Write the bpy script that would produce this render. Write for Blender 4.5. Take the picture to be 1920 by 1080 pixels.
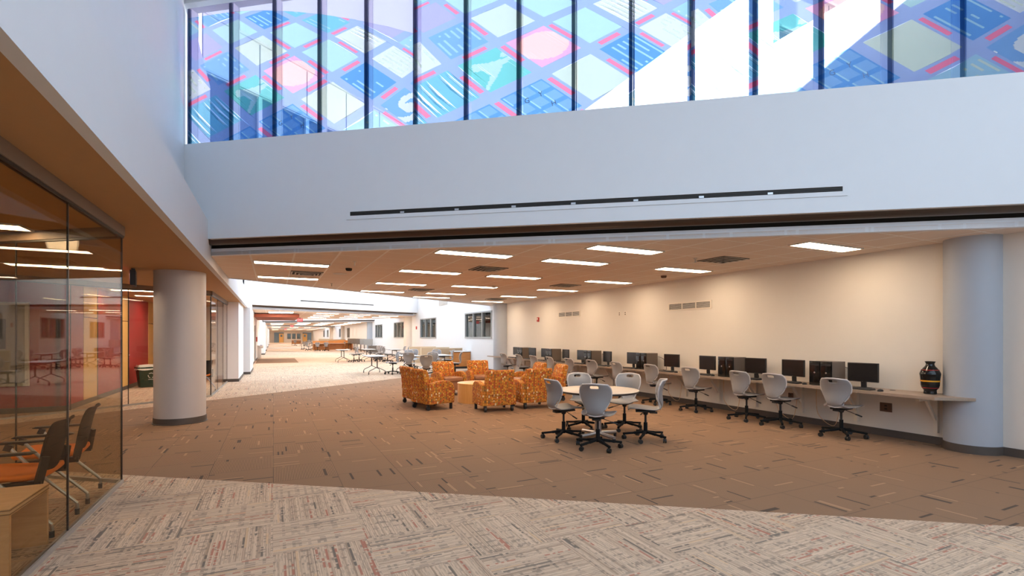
import bpy, bmesh, math, random
from mathutils import Vector, Matrix
random.seed(7)
PI = math.pi
for o in list(bpy.data.objects):
    bpy.data.objects.remove(o, do_unlink=True)
SC = bpy.context.scene
COL = SC.collection

# ------------------------------------------------------------------ camera, sky, sun, exposure
F, EYE = 925.0, 1.56                      # focal length in pixels of the 1920 wide frame, eye height
YAW = math.atan((960 - 512) / F)
cam_d = bpy.data.cameras.new('camera')
cam_d.sensor_width = 36.0
cam_d.lens = 36.0 * F / 1920.0
cam_d.shift_y = 90.0 / 1920.0
cam_d.clip_start, cam_d.clip_end = 0.05, 400
cam = bpy.data.objects.new('camera', cam_d)
COL.objects.link(cam)
cam.location = (0, 0, EYE)
cam.rotation_euler = (PI / 2, 0, -YAW)
SC.camera = cam

SKY = 2.3
SUN = 40.0
LAMP = 25.0
world = bpy.data.worlds.new('sky')
SC.world = world
world.use_nodes = True
wn = world.node_tree
wn.nodes.clear()
w_out = wn.nodes.new('ShaderNodeOutputWorld')
w_bg = wn.nodes.new('ShaderNodeBackground')
w_bg.inputs[0].default_value = (0.66, 0.82, 1.0, 1)
w_bg.inputs[1].default_value = SKY
wn.links.new(w_bg.outputs[0], w_out.inputs[0])

sun_d = bpy.data.lights.new('sun', 'SUN')
sun_d.energy = SUN
sun_d.angle = 0.02
sun_d.color = (1.0, 0.96, 0.9)
sun = bpy.data.objects.new('sun', sun_d)
COL.objects.link(sun)
sun.location = (-20, -8, 25)
_dir = Vector((0.95, 0.09, -0.28))        # low from the left: clears the near roof, lands on the far parapets
sun.rotation_euler = _dir.to_track_quat('-Z', 'Y').to_euler()

SC.view_settings.view_transform = 'Standard'
SC.view_settings.look = 'None'
SC.view_settings.gamma = 1
SC.view_settings.use_curve_mapping = False
SC.view_settings.exposure = 0.0
SC.cycles.transparent_max_bounces = 32
SC.cycles.max_bounces = 10
SC.cycles.diffuse_bounces = 5
SC.cycles.sample_clamp_indirect = 6.0

# ------------------------------------------------------------------ helpers: points
_c, _s = math.cos(YAW), math.sin(YAW)

def at(u, v, z=0.0):
    d = F * (EYE - z) / (v - 630.0)
    r = (u - 960.0) / F * d
    return (r * _c + d * _s, -r * _s + d * _c)

def on_x(u, X):
    k = (u - 960.0) / F
    d = X / (k * _c + _s)
    return -k * d * _s + d * _c

# ------------------------------------------------------------------ helpers: materials
class G:
    """small node builder"""
    def __init__(self, name):
        self.m = bpy.data.materials.new(name)
        self.m.use_nodes = True
        self.t = self.m.node_tree
        self.t.nodes.clear()
        self.out = self.t.nodes.new('ShaderNodeOutputMaterial')
    def n(self, kind, **kw):
        x = self.t.nodes.new(kind)
        for k, v in kw.items():
            setattr(x, k, v)
        return x
    def link(self, a, b):
        self.t.links.new(a, b)
    def put(self, sock, v):
        if hasattr(v, 'is_output'):
            self.link(v, sock)
        else:
            sock.default_value = v
    def math(self, op, a, b=0.0, c=None):
        x = self.n('ShaderNodeMath', operation=op)
        self.put(x.inputs[0], a)
        self.put(x.inputs[1], b)
        if c is not None:
            self.put(x.inputs[2], c)
        return x.outputs[0]
    def mix(self, f, a, b):
        x = self.n('ShaderNodeMix', data_type='RGBA')
        self.put(x.inputs['Factor'], f)
        self.put(x.inputs['A'], a) if hasattr(a, 'is_output') else self._c(x, 'A', a)
        self.put(x.inputs['B'], b) if hasattr(b, 'is_output') else self._c(x, 'B', b)
        return x.outputs['Result'] if x.outputs['Result'].type == 'RGBA' else [o for o in x.outputs if o.type == 'RGBA'][0]
    def _c(self, x, nm, v):
        for s in x.inputs:
            if s.name == nm and s.type == 'RGBA':
                s.default_value = (*v[:3], 1)
    def mixc(self, f, a, b):
        x = self.n('ShaderNodeMix', data_type='RGBA')
        self.put(x.inputs[0], f)
        A = [s for s in x.inputs if s.name == 'A' and s.type == 'RGBA'][0]
        B = [s for s in x.inputs if s.name == 'B' and s.type == 'RGBA'][0]
        self.put(A, a if hasattr(a, 'is_output') else (*a[:3], 1))
        self.put(B, b if hasattr(b, 'is_output') else (*b[:3], 1))
        return [o for o in x.outputs if o.type == 'RGBA'][0]
    def comb(self, x, y, z=0.0):
        k = self.n('ShaderNodeCombineXYZ')
        for i, v in enumerate((x, y, z)):
            self.put(k.inputs[i], v)
        return k.outputs[0]
    def wn(self, vec):
        k = self.n('ShaderNodeTexWhiteNoise', noise_dimensions='3D')
        self.link(vec, k.inputs['Vector'])
        return k.outputs['Value']
    def obj(self):
        k = self.n('ShaderNodeTexCoord')
        s = self.n('ShaderNodeSeparateXYZ')
        self.link(k.outputs['Object'], s.inputs[0])
        return k.outputs['Object'], s.outputs[0], s.outputs[1], s.outputs[2]
    def noise(self, vec, scale, detail=3):
        k = self.n('ShaderNodeTexNoise')
        k.inputs['Scale'].default_value = scale
        k.inputs['Detail'].default_value = detail
        if vec is not None:
            self.link(vec, k.inputs['Vector'])
        return k.outputs['Fac']
    def ramp(self, f, stops, interp='LINEAR'):
        k = self.n('ShaderNodeValToRGB')
        cr = k.color_ramp
        cr.interpolation = interp
        while len(cr.elements) < len(stops):
            cr.elements.new(0.5)
        for e, (p, c) in zip(cr.elements, stops):
            e.position = p
            e.color = (*c[:3], 1)
        self.put(k.inputs[0], f)
        return k.outputs[0]
    def bsdf(self, color, rough=0.6, metal=0.0, bump=None, bstr=0.1, bdist=0.01, **kw):
        b = self.n('ShaderNodeBsdfPrincipled')
        self.put(b.inputs['Base Color'], color if hasattr(color, 'is_output') else (*color[:3], 1))
        self.put(b.inputs['Roughness'], rough)
        b.inputs['Metallic'].default_value = metal
        for k, v in kw.items():
            self.put(b.inputs[k], v)
        if bump is not None:
            bp = self.n('ShaderNodeBump')
            bp.inputs['Strength'].default_value = bstr
            bp.inputs['Distance'].default_value = bdist
            self.link(bump, bp.inputs['Height'])
            self.link(bp.outputs[0], b.inputs['Normal'])
        self.link(b.outputs[0], self.out.inputs[0])
        return self.m

def plain(name, col, rough=0.6, metal=0.0, grain=0.05, scale=40.0, **kw):
    g = G(name)
    vec, x, y, z = g.obj()
    f = g.noise(vec, scale)
    dark = tuple(max(0, c * (1 - grain)) for c in col)
    lite = tuple(min(1, c * (1 + grain)) for c in col)
    return g.bsdf(g.mixc(f, dark, lite), rough, metal, **kw)

def emit(name, col, strength):
    g = G(name)
    e = g.n('ShaderNodeEmission')
    e.inputs[0].default_value = (*col, 1)
    e.inputs[1].default_value = strength
    g.link(e.outputs[0], g.out.inputs[0])
    return g.m

def glass(name, tint, base=0.05, rough=0.0):
    g = G(name)
    lw = g.n('ShaderNodeLayerWeight')
    lw.inputs[0].default_value = 0.5
    f = g.math('POWER', lw.outputs['Facing'], 5.0)
    f = g.math('MULTIPLY_ADD', f, 0.38, base)
    t = g.n('ShaderNodeBsdfTransparent')
    t.inputs[0].default_value = (*tint, 1)
    gl = g.n('ShaderNodeBsdfGlossy')
    gl.inputs['Roughness'].default_value = rough
    mx = g.n('ShaderNodeMixShader')
    g.link(f, mx.inputs[0]); g.link(t.outputs[0], mx.inputs[1]); g.link(gl.outputs[0], mx.inputs[2])
    g.link(mx.outputs[0], g.out.inputs[0])
    return g.m

def wood(name, a, b, rough=0.45, scale=(3.0, 40.0, 40.0)):
    g = G(name)
    vec, x, y, z = g.obj()
    v = g.comb(g.math('MULTIPLY', x, scale[0]), g.math('MULTIPLY', y, scale[1]), g.math('MULTIPLY', z, scale[2]))
    f = g.noise(v, 1.0, 4)
    return g.bsdf(g.ramp(f, [(0.3, a), (0.7, b)]), rough)

def carpet_light(name, warm=1.0):
    g = G(name)
    vec, x, y, z = g.obj()
    T = 0.65
    cx = g.math('FLOOR', g.math('DIVIDE', x, T)); cy = g.math('FLOOR', g.math('DIVIDE', y, T))
    par = g.math('FLOORED_MODULO', g.math('ADD', cx, cy), 2.0)
    inv = g.math('SUBTRACT', 1.0, par)
    u = g.math('ADD', g.math('MULTIPLY', x, par), g.math('MULTIPLY', y, inv))
    v = g.math('ADD', g.math('MULTIPLY', y, par), g.math('MULTIPLY', x, inv))
    cell = g.wn(g.comb(cx, cy, 3.0))
    hz = g.math('MULTIPLY', cell, 37.0)
    fine = g.wn(g.comb(g.math('FLOOR', g.math('MULTIPLY', u, 150.0)), hz, 1.0))
    fine2 = g.wn(g.comb(g.math('FLOOR', g.math('MULTIPLY', u, 150.0)), g.math('FLOOR', g.math('MULTIPLY', v, 22.0)), 8.0))
    base = g.ramp(fine, [(0.0, (0.31, 0.20, 0.125)), (0.2, (0.53, 0.37, 0.245)), (0.7, (0.66, 0.48, 0.33)), (1.0, (0.73, 0.54, 0.375))])
    base = g.mixc(g.math('MULTIPLY', g.math('GREATER_THAN', fine2, 0.72), 0.35), base, (0.17, 0.13, 0.10))
    lid = g.math('FLOOR', g.math('MULTIPLY', u, 62.0))
    lr = g.wn(g.comb(lid, hz, 2.0))
    seg = g.math('FLOOR', g.math('MULTIPLY', v, 46.0))
    dash = g.wn(g.comb(lid, seg, 4.0))
    zone = g.wn(g.comb(lid, g.math('FLOOR', g.math('MULTIPLY', v, 4.6)), 5.0))
    rowd = g.math('GREATER_THAN', g.wn(g.comb(hz, seg, 6.0)), 0.62)
    m_d = g.math('MULTIPLY', g.math('GREATER_THAN', lr, 0.55), g.math('MULTIPLY', rowd, g.math('GREATER_THAN', dash, 0.35)))
    base = g.mixc(g.math('MULTIPLY', m_d, 0.62), base, (0.16, 0.115, 0.085))
    m_k = g.math('MULTIPLY', g.math('LESS_THAN', lr, 0.13), g.math('MULTIPLY', g.math('GREATER_THAN', zone, 0.6), g.math('GREATER_THAN', dash, 0.2)))
    base = g.mixc(g.math('MULTIPLY', m_k, 0.9), base, (0.055, 0.045, 0.04))
    m_r = g.math('MULTIPLY', g.math('COMPARE', lr, 0.22, 0.06), g.math('MULTIPLY', g.math('GREATER_THAN', zone, 0.62), g.math('GREATER_THAN', dash, 0.3)))
    base = g.mixc(g.math('MULTIPLY', m_r, 0.8), base, (0.42, 0.075, 0.03))
    m_y = g.math('MULTIPLY', g.math('COMPARE', lr, 0.36, 0.04), g.math('GREATER_THAN', zone, 0.68))
    base = g.mixc(g.math('MULTIPLY', m_y, 0.7), base, (0.72, 0.46, 0.24))
    tone = g.math('MULTIPLY_ADD', g.noise(vec, 160.0, 2), 0.3, 0.85)
    base = g.mixc(0.25, base, g.ramp(cell, [(0, (0.40, 0.31, 0.24)), (1, (0.56, 0.45, 0.35))]))
    hs = g.n('ShaderNodeHueSaturation'); g.link(base, hs.inputs['Color']); g.put(hs.inputs['Value'], tone)
    return g.bsdf(hs.outputs[0], 0.95, bump=fine, bstr=0.25, bdist=0.004)

def carpet_dark(name, lite, dark, black):
    g = G(name)
    vec, x, y, z = g.obj()
    T = 0.65
    cx = g.math('FLOOR', g.math('DIVIDE', x, T)); cy = g.math('FLOOR', g.math('DIVIDE', y, T))
    par = g.math('FLOORED_MODULO', g.math('ADD', cx, cy), 2.0)
    inv = g.math('SUBTRACT', 1.0, par)
    u = g.math('ADD', g.math('MULTIPLY', x, par), g.math('MULTIPLY', y, inv))
    v = g.math('ADD', g.math('MULTIPLY', y, par), g.math('MULTIPLY', x, inv))
    cell = g.wn(g.comb(cx, cy, 3.0))
    hz = g.math('MULTIPLY', cell, 37.0)
    pin = g.math('GREATER_THAN', g.math('FRACT', g.math('MULTIPLY', u, 60.0)), 0.5)
    nz = g.noise(vec, 220.0, 2)
    mid = tuple((a + b) / 2 for a, b in zip(lite, dark))
    flat = g.mixc(nz, tuple(0.88 * c for c in mid), tuple(1.12 * c for c in mid))
    stripe = g.mixc(pin, dark, lite)
    kind = g.math('MULTIPLY', par, g.math('GREATER_THAN', cell, 0.25))
    base = g.mixc(g.math('MULTIPLY', kind, 0.85), flat, stripe)
    lid = g.math('FLOOR', g.math('MULTIPLY', u, 40.0))
    zone = g.wn(g.comb(lid, g.math('FLOOR', g.math('MULTIPLY', v, 3.4)), hz))
    base = g.mixc(g.math('MULTIPLY', g.math('GREATER_THAN', zone, 0.972), 0.8), base, black)
    base = g.mixc(g.math('MULTIPLY', g.math('LESS_THAN', zone, 0.022), 0.5), base, tuple(1.4 * c for c in lite))
    fx = g.math('FRACT', g.math('DIVIDE', x, T)); fy = g.math('FRACT', g.math('DIVIDE', y, T))
    seam = g.math('LESS_THAN', g.math('MINIMUM', fx, fy), 0.012)
    base = g.mixc(g.math('MULTIPLY', seam, 0.45), base, black)
    return g.bsdf(base, 0.95, bump=nz, bstr=0.2, bdist=0.004)

def ceiling_tile(name, col, dx, x0, dy, y0):
    g = G(name)
    vec, x, y, z = g.obj()
    fx = g.math('FRACT', g.math('DIVIDE', g.math('SUBTRACT', x, x0 - 0.012), dx))
    fy = g.math('FRACT', g.math('DIVIDE', g.math('SUBTRACT', y, y0 - 0.008), dy))
    gx = g.math('LESS_THAN', fx, 0.032 / dx)
    gy = g.math('LESS_THAN', fy, 0.020 / dy)
    grid = g.math('MAXIMUM', gx, gy)
    nz = g.noise(vec, 90.0, 4)
    tile = g.mixc(nz, tuple(0.93 * c for c in col), tuple(min(1, 1.05 * c) for c in col))
    return g.bsdf(g.mixc(grid, tile, (0.97, 0.94, 0.90)), 0.85, bump=nz, bstr=0.15, bdist=0.003)

def armchair_cloth(name):
    g = G(name)
    tc = g.n('ShaderNodeTexCoord')
    sp = g.n('ShaderNodeSeparateXYZ'); g.link(tc.outputs['Object'], sp.inputs[0])
    nm = g.n('ShaderNodeSeparateXYZ'); g.link(tc.outputs['Normal'], nm.inputs[0])
    x, y, z = sp.outputs
    side = g.math('GREATER_THAN', g.math('ABSOLUTE', nm.outputs[0]), 0.7)
    flat = g.math('GREATER_THAN', g.math('ABSOLUTE', nm.outputs[2]), 0.8)
    u = g.math('ADD', g.math('MULTIPLY', y, side), g.math('MULTIPLY', x, g.math('SUBTRACT', 1.0, side)))
    v = g.math('ADD', g.math('MULTIPLY', y, flat), g.math('MULTIPLY', z, g.math('SUBTRACT', 1.0, flat)))
    U = g.math('DIVIDE', u, 0.036)
    cu = g.math('FLOOR', U)
    V = g.math('ADD', g.math('DIVIDE', v, 0.058), g.math('MULTIPLY', g.wn(g.comb(cu, 2.0, 1.0)), 3.0))
    cv = g.math('FLOOR', V)
    r = g.wn(g.comb(cu, cv, 9.0))
    wd = g.math('MULTIPLY_ADD', g.wn(g.comb(cu, cv, 3.0)), 0.25, 0.25)
    hh = g.math('MULTIPLY_ADD', g.wn(g.comb(cu, cv, 5.0)), 0.22, 0.26)
    du = g.math('DIVIDE', g.math('ABSOLUTE', g.math('SUBTRACT', g.math('FRACT', U), 0.5)), wd)
    dv = g.math('DIVIDE', g.math('ABSOLUTE', g.math('SUBTRACT', g.math('FRACT', V), 0.5)), hh)
    q = g.math('ADD', g.math('POWER', du, 3.0), g.math('POWER', dv, 3.0))
    ins = g.math('LESS_THAN', q, 1.0)
    blob = g.ramp(r, [(0.0, (0.58, 0.17, 0.02)), (0.22, (0.42, 0.06, 0.02)), (0.40, (0.62, 0.26, 0.03)), (0.62, (0.34, 0.19, 0.04)),
                      (0.72, (0.70, 0.32, 0.05)), (0.84, (0.74, 0.58, 0.33)), (0.91, (0.18, 0.11, 0.05)), (0.95, (0.62, 0.16, 0.03))], 'CONSTANT')
    ground = g.ramp(g.wn(g.comb(cu, 7.0, 2.0)), [(0, (0.26, 0.085, 0.010)), (1, (0.46, 0.17, 0.015))])
    return g.bsdf(g.mixc(ins, ground, blob), 0.85)

def red_wall(name):
    return plain(name, (0.40, 0.022, 0.028), 0.55, grain=0.08, scale=3)

M = {}
M['white'] = plain('white_wall_paint', (0.72, 0.735, 0.76), 0.7, grain=0.015, scale=6)
M['white_lit'] = plain('white_wall_paint_lit', (0.84, 0.84, 0.84), 0.7, grain=0.015, scale=6)  # same white paint, lightened to carry the far hall's bright daylight
M['cream'] = plain('cream_wall_paint', (0.72, 0.665, 0.595), 0.7, grain=0.015, scale=6)
M['tan'] = plain('warm_bounce_soffit', (0.46, 0.26, 0.115), 0.75, grain=0.03, scale=8)  # tan puts the carpet's warm bounce into the soffit colour
M['column'] = plain('grey_beige_column_paint', (0.52, 0.475, 0.46), 0.45, grain=0.02, scale=8)
M['bluelit'] = plain('blue_lit_column', (0.40, 0.43, 0.48), 0.5, grain=0.02, scale=8)  # blue cast of the daylight is put into the column colour
M['red'] = red_wall('red_wall_paint')
M['base'] = plain('dark_taupe_baseboard', (0.085, 0.068, 0.058), 0.5)
M['shutter'] = plain('dark_bronze_metal', (0.10, 0.075, 0.06), 0.38, 0.7)
M['black'] = plain('black_plastic', (0.012, 0.012, 0.013), 0.45)
M['blacksoft'] = plain('soft_black_plastic', (0.010, 0.010, 0.010), 0.8, **{'Specular IOR Level': 0.15})
M['screen'] = plain('dark_screen', (0.008, 0.008, 0.009), 0.25)
M['shell'] = plain('grey_chair_shell', (0.26, 0.25, 0.25), 0.42, grain=0.03)
M['seatdark'] = plain('dark_seat_plastic', (0.05, 0.046, 0.045), 0.5)
M['steel'] = plain('brushed_steel', (0.55, 0.55, 0.57), 0.3, 0.9)
M['alu'] = plain('grey_aluminium', (0.42, 0.41, 0.39), 0.4, 0.6)
M['caster'] = plain('black_caster', (0.01, 0.01, 0.01), 0.5)
M['laminate'] = plain('beige_laminate', (0.60, 0.50, 0.41), 0.35, grain=0.05)
M['counter'] = wood('grey_brown_worktop', (0.33, 0.245, 0.18), (0.38, 0.285, 0.215), 0.42, (60, 3, 60))
M['edge'] = plain('dark_edge_band', (0.05, 0.035, 0.03), 0.5)
M['tabletop'] = plain('white_table_laminate', (0.82, 0.82, 0.80), 0.35, grain=0.02)
M['cloth'] = armchair_cloth('orange_patterned_cloth')
M['vinyl'] = plain('brown_vinyl', (0.34, 0.16, 0.085), 0.38, grain=0.06)
M['drum'] = wood('honey_wood', (0.66, 0.34, 0.10), (0.76, 0.43, 0.15), 0.4, (25, 25, 2))
M['door'] = wood('warm_door_veneer', (0.72, 0.40, 0.11), (0.80, 0.48, 0.16), 0.4, (30, 30, 1.5))
M['ply'] = wood('pale_plywood', (0.60, 0.36, 0.19), (0.70, 0.45, 0.25), 0.45, (3, 30, 30))
M['plyedge'] = plain('plywood_edge', (0.70, 0.56, 0.38), 0.5)
M['plydark'] = plain('plywood_dark_ply', (0.16, 0.10, 0.06), 0.6)
M['orange'] = plain('orange_seat_cloth', (0.80, 0.20, 0.02), 0.8, grain=0.1, scale=200)
M['bin'] = plain('dark_green_plastic', (0.01, 0.045, 0.03), 0.45)
M['liner'] = plain('translucent_white_liner', (0.75, 0.75, 0.72), 0.5)
M['board'] = plain('grey_board', (0.32, 0.30, 0.26), 0.3)
M['whiteframe'] = plain('off_white_frame', (0.72, 0.70, 0.62), 0.4)
M['winframe'] = plain('grey_window_frame', (0.33, 0.33, 0.32), 0.45)
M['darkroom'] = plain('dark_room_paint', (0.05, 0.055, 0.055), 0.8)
M['vent'] = plain('white_vent_metal', (0.62, 0.58, 0.52), 0.5)
M['ventdark'] = plain('vent_shadow', (0.03, 0.025, 0.02), 0.9)
M['tower'] = plain('brown_grey_case', (0.13, 0.10, 0.08), 0.4)
M['gloss'] = plain('glossy_black', (0.006, 0.006, 0.006), 0.12)
M['redplastic'] = plain('red_plastic', (0.5, 0.03, 0.02), 0.4)
M['plate'] = plain('cream_plate', (0.75, 0.68, 0.58), 0.4)
M['brownplate'] = plain('brown_plate', (0.10, 0.05, 0.03), 0.4)
M['keyboard'] = plain('charcoal_keys', (0.03, 0.03, 0.032), 0.5)
M['paper'] = plain('white_paper', (0.8, 0.8, 0.78), 0.7)
M['partition'] = plain('tan_panel_cloth', (0.52, 0.38, 0.24), 0.9, grain=0.1, scale=120)
M['deskwood'] = wood('orange_cherry_wood', (0.50, 0.19, 0.04), (0.62, 0.26, 0.07), 0.4, (3, 30, 30))
M['nestgrey'] = plain('grey_brown_table_back', (0.16, 0.13, 0.11), 0.5)
M['roof'] = plain('grey_roof_membrane', (0.5, 0.5, 0.5), 0.9)
M['fascia'] = plain('white_metal_panel', (0.84, 0.87, 0.93), 0.5, grain=0.01)
M['mull'] = plain('dark_mullion', (0.15, 0.19, 0.30), 0.4, 0.5)
M['porcelain'] = plain('white_porcelain', (0.8, 0.78, 0.75), 0.2)
M['purple'] = plain('violet_plastic', (0.08, 0.05, 0.35), 0.4)
M['extglass'] = plain('dark_blue_glass', (0.10, 0.16, 0.30), 0.05)
M['floor_light'] = carpet_light('beige_woven_carpet_tiles')
M['floor_dark'] = carpet_dark('brown_carpet_tiles', (0.36, 0.207, 0.114), (0.143, 0.077, 0.041), (0.045, 0.034, 0.025))
M['floor_tan_lit'] = carpet_dark('lit_tan_carpet_tiles', (0.62, 0.46, 0.35), (0.50, 0.36, 0.26), (0.3, 0.21, 0.15))  # tan carpet, lightened to put the far hall's brightness into its colour
M['mat'] = plain('brown_entrance_mat', (0.25, 0.15, 0.085), 0.95)
M['ceil'] = ceiling_tile('acoustic_ceiling_tile', (0.82, 0.70, 0.60), 0.652, 0.31, 0.61, 0.0)
M['lamp'] = emit('lamp_diffuser', (1.0, 0.78, 0.55), LAMP)
M['lamp2'] = emit('far_lamp_diffuser', (1.0, 0.84, 0.68), LAMP * 1.3)
M['redglow'] = emit('red_exit_light', (1.0, 0.10, 0.10), 1.6)
M['exitletters'] = emit('exit_letters', (1.0, 0.55, 0.5), 1.5)
M['glass'] = glass('clear_room_glass', (0.86, 0.80, 0.69), 0.01)
M['glass2'] = glass('pale_room_glass', (0.95, 0.95, 0.93), 0.03)
M['pane'] = glass('window_glass', (0.8, 0.85, 0.84), 0.08)
M['clear'] = glass('clerestory_glass', (0.97, 0.98, 1.0), 0.02)
M['sealant'] = plain('black_glass_seam', (0.015, 0.013, 0.012), 0.4)
M['header'] = plain('brown_glass_header', (0.20, 0.14, 0.10), 0.5)
M['mullwhite'] = plain('pale_mullion', (0.72, 0.75, 0.82), 0.4)

# ------------------------------------------------------------------ helpers: meshes
class MB:
    def __init__(self):
        self.bm = bmesh.new()
    def _faces(self, vs, idx, mi=0):
        for f in idx:
            try:
                fc = self.bm.faces.new([vs[i] for i in f]); fc.material_index = mi
            except ValueError:
                pass
    def box(self, x0, x1, y0, y1, z0, z1, mi=0):
        vs = [self.bm.verts.new(p) for p in ((x0, y0, z0), (x1, y0, z0), (x1, y1, z0), (x0, y1, z0), (x0, y0, z1), (x1, y0, z1), (x1, y1, z1), (x0, y1, z1))]
        self._faces(vs, ((0, 3, 2, 1), (4, 5, 6, 7), (0, 1, 5, 4), (1, 2, 6, 5), (2, 3, 7, 6), (3, 0, 4, 7)), mi)
        return self
    def obb(self, M4, sx, sy, sz, mi=0):
        vs = [self.bm.verts.new(M4 @ Vector((a * sx / 2, b * sy / 2, c * sz / 2))) for c in (-1, 1) for a, b in ((-1, -1), (1, -1), (1, 1), (-1, 1))]
        self._faces(vs, ((0, 3, 2, 1), (4, 5, 6, 7), (0, 1, 5, 4), (1, 2, 6, 5), (2, 3, 7, 6), (3, 0, 4, 7)), mi)
        return self
    def bar(self, a, b, w, h, mi=0, up=(0, 0, 1)):
        a, b = Vector(a), Vector(b)
        y = (b - a); L = y.length; y.normalize()
        x = y.cross(Vector(up))
        if x.length < 1e-5: x = Vector((1, 0, 0))
        x.normalize(); z = x.cross(y)
        R = Matrix((x, y, z)).transposed().to_4x4(); R.translation = (a + b) / 2
        return self.obb(R, w, L, h, mi)
    def tube(self, pts, r, seg=10, r_end=None, mi=0, caps=True):
        pts = [Vector(p) for p in pts]
        n = len(pts); rings = []
        for i, p in enumerate(pts):
            d = (pts[min(i + 1, n - 1)] - pts[max(i - 1, 0)]).normalized()
            ref = Vector((0, 0, 1)) if abs(d.z) < 0.9 else Vector((1, 0, 0))
            x = d.cross(ref).normalized(); y = d.cross(x)
            rr = r if r_end is None else r + (r_end - r) * i / (n - 1)
            rings.append([self.bm.verts.new(p + rr * (math.cos(2 * PI * k / seg) * x + math.sin(2 * PI * k / seg) * y)) for k in range(seg)])
        for A, B in zip(rings, rings[1:]):
            for k in range(seg):
                f = self.bm.faces.new((A[k], A[(k + 1) % seg], B[(k + 1) % seg], B[k])); f.material_index = mi; f.smooth = True
        if caps:
            for R in (rings[0], rings[-1]):
                try: self.bm.faces.new(R).material_index = mi
                except ValueError: pass
        return self
    def lathe(self, prof, seg=24, c=(0, 0, 0), mi=0, a0=0.0, a1=2 * PI):
        full = abs(a1 - a0 - 2 * PI) < 1e-6
        cnt = seg if full else seg + 1
        rings = []
        for r, z in prof:
            rings.append([self.bm.verts.new((c[0] + max(r, 1e-4) * math.cos(a0 + (a1 - a0) * k / seg), c[1] + max(r, 1e-4) * math.sin(a0 + (a1 - a0) * k / seg), c[2] + z)) for k in range(cnt)])
        for A, B in zip(rings, rings[1:]):
            for k in range(seg):
                j = (k + 1) % cnt
                f = self.bm.faces.new((A[k], A[j], B[j], B[k])); f.material_index = mi; f.smooth = True
        return self
    def prism(self, poly, z0, z1, mi=0):
        lo = [self.bm.verts.new((p[0], p[1], z0)) for p in poly]
        hi = [self.bm.verts.new((p[0], p[1], z1)) for p in poly]
        n = len(poly)
        self.bm.faces.new(list(reversed(lo))).material_index = mi
        self.bm.faces.new(hi).material_index = mi
        for i in range(n):
            self.bm.faces.new((lo[i], lo[(i + 1) % n], hi[(i + 1) % n], hi[i])).material_index = mi
        return self
    def profx(self, poly, x0, x1, mi=0):
        """polygon in (y,z) pushed along x"""
        a = [self.bm.verts.new((x0, p[0], p[1])) for p in poly]
        b = [self.bm.verts.new((x1, p[0], p[1])) for p in poly]
        n = len(poly)
        self.bm.faces.new(a).material_index = mi
        self.bm.faces.new(list(reversed(b))).material_index = mi
        for i in range(n):
            self.bm.faces.new((a[i], b[i], b[(i + 1) % n], a[(i + 1) % n])).material_index = mi
        return self
    def quad(self, pts, mi=0):
        self.bm.faces.new([self.bm.verts.new(p) for p in pts]).material_index = mi
        return self
    def bevel(self, w, seg=2, ang=40):
        self.bm.normal_update()
        es = [e for e in self.bm.edges if len(e.link_faces) == 2 and e.calc_face_angle(0) > math.radians(ang)]
        bmesh.ops.bevel(self.bm, geom=es, offset=w, segments=seg, profile=0.6, affect='EDGES', clamp_overlap=True)
        for f in self.bm.faces: f.smooth = True
        return self
    def xf(self, M4):
        bmesh.ops.transform(self.bm, matrix=M4, verts=self.bm.verts)
        return self
    def build(self, name, mat, parent=None, fix=True):
        if fix:
            bmesh.ops.recalc_face_normals(self.bm, faces=self.bm.faces)
        me = bpy.data.meshes.new(name)
        self.bm.to_mesh(me); self.bm.free()
        for m in (mat if isinstance(mat, (list, tuple)) else [mat]):
            me.materials.append(m)
        o = bpy.data.objects.new(name, me)
        COL.objects.link(o)
        if parent is not None:
            o.parent = parent
        try:
            me.set_sharp_from_angle(angle=math.radians(42))
        except Exception:
            pass
        return o

def tag(o, label, cat, group=None, kind=None):
    o['label'] = label; o['category'] = cat
    if group: o['group'] = group
    if kind: o['kind'] = kind
    return o

def thing(name, label, cat, loc=(0, 0, 0), rz=0.0, group=None):
    o = bpy.data.objects.new(name, None)
    o.empty_display_size = 0.1
    COL.objects.link(o)
    o.location = loc; o.rotation_euler = (0, 0, rz)
    return tag(o, label, cat, group)

def struct(o):
    o['kind'] = 'structure'
    return o

def group_empty(name):
    o = bpy.data.objects.new(name, None); COL.objects.link(o); o['kind'] = 'structure'
    return o

def dup(root, loc, rz, label, group=None):
    def cp(o, par):
        n = o.copy(); COL.objects.link(n)
        if par is not None: n.parent = par
        for ch in kids.get(o, ()): cp(ch, n)
        return n
    kids = {}
    for ob in [root] + list(root.children_recursive):
        if ob.parent: kids.setdefault(ob.parent, []).append(ob)
    r = cp(root, None)
    r.location = loc; r.rotation_euler = (0, 0, rz); r['label'] = label
    if group: r['group'] = group
    return r

def text_mesh(name, s, size, mat, M4, parent=None, depth=0.002):
    cu = bpy.data.curves.new(name, 'FONT'); cu.body = s; cu.size = size; cu.align_x = 'CENTER'; cu.align_y = 'CENTER'; cu.extrude = depth
    o = bpy.data.objects.new(name, cu); COL.objects.link(o)
    bpy.context.view_layer.update()
    me = bpy.data.meshes.new_from_object(o.evaluated_get(bpy.context.evaluated_depsgraph_get()))
    bpy.data.objects.remove(o, do_unlink=True)
    me.transform(M4); me.materials.clear(); me.materials.append(mat)
    r = bpy.data.objects.new(name, me); COL.objects.link(r)
    if parent is not None: r.parent = parent
    return r

ORD = ['nearest', 'second', 'third', 'fourth', 'fifth', 'sixth', 'seventh', 'eighth', 'ninth', 'tenth', 'eleventh', 'twelfth', 'thirteenth']

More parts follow.
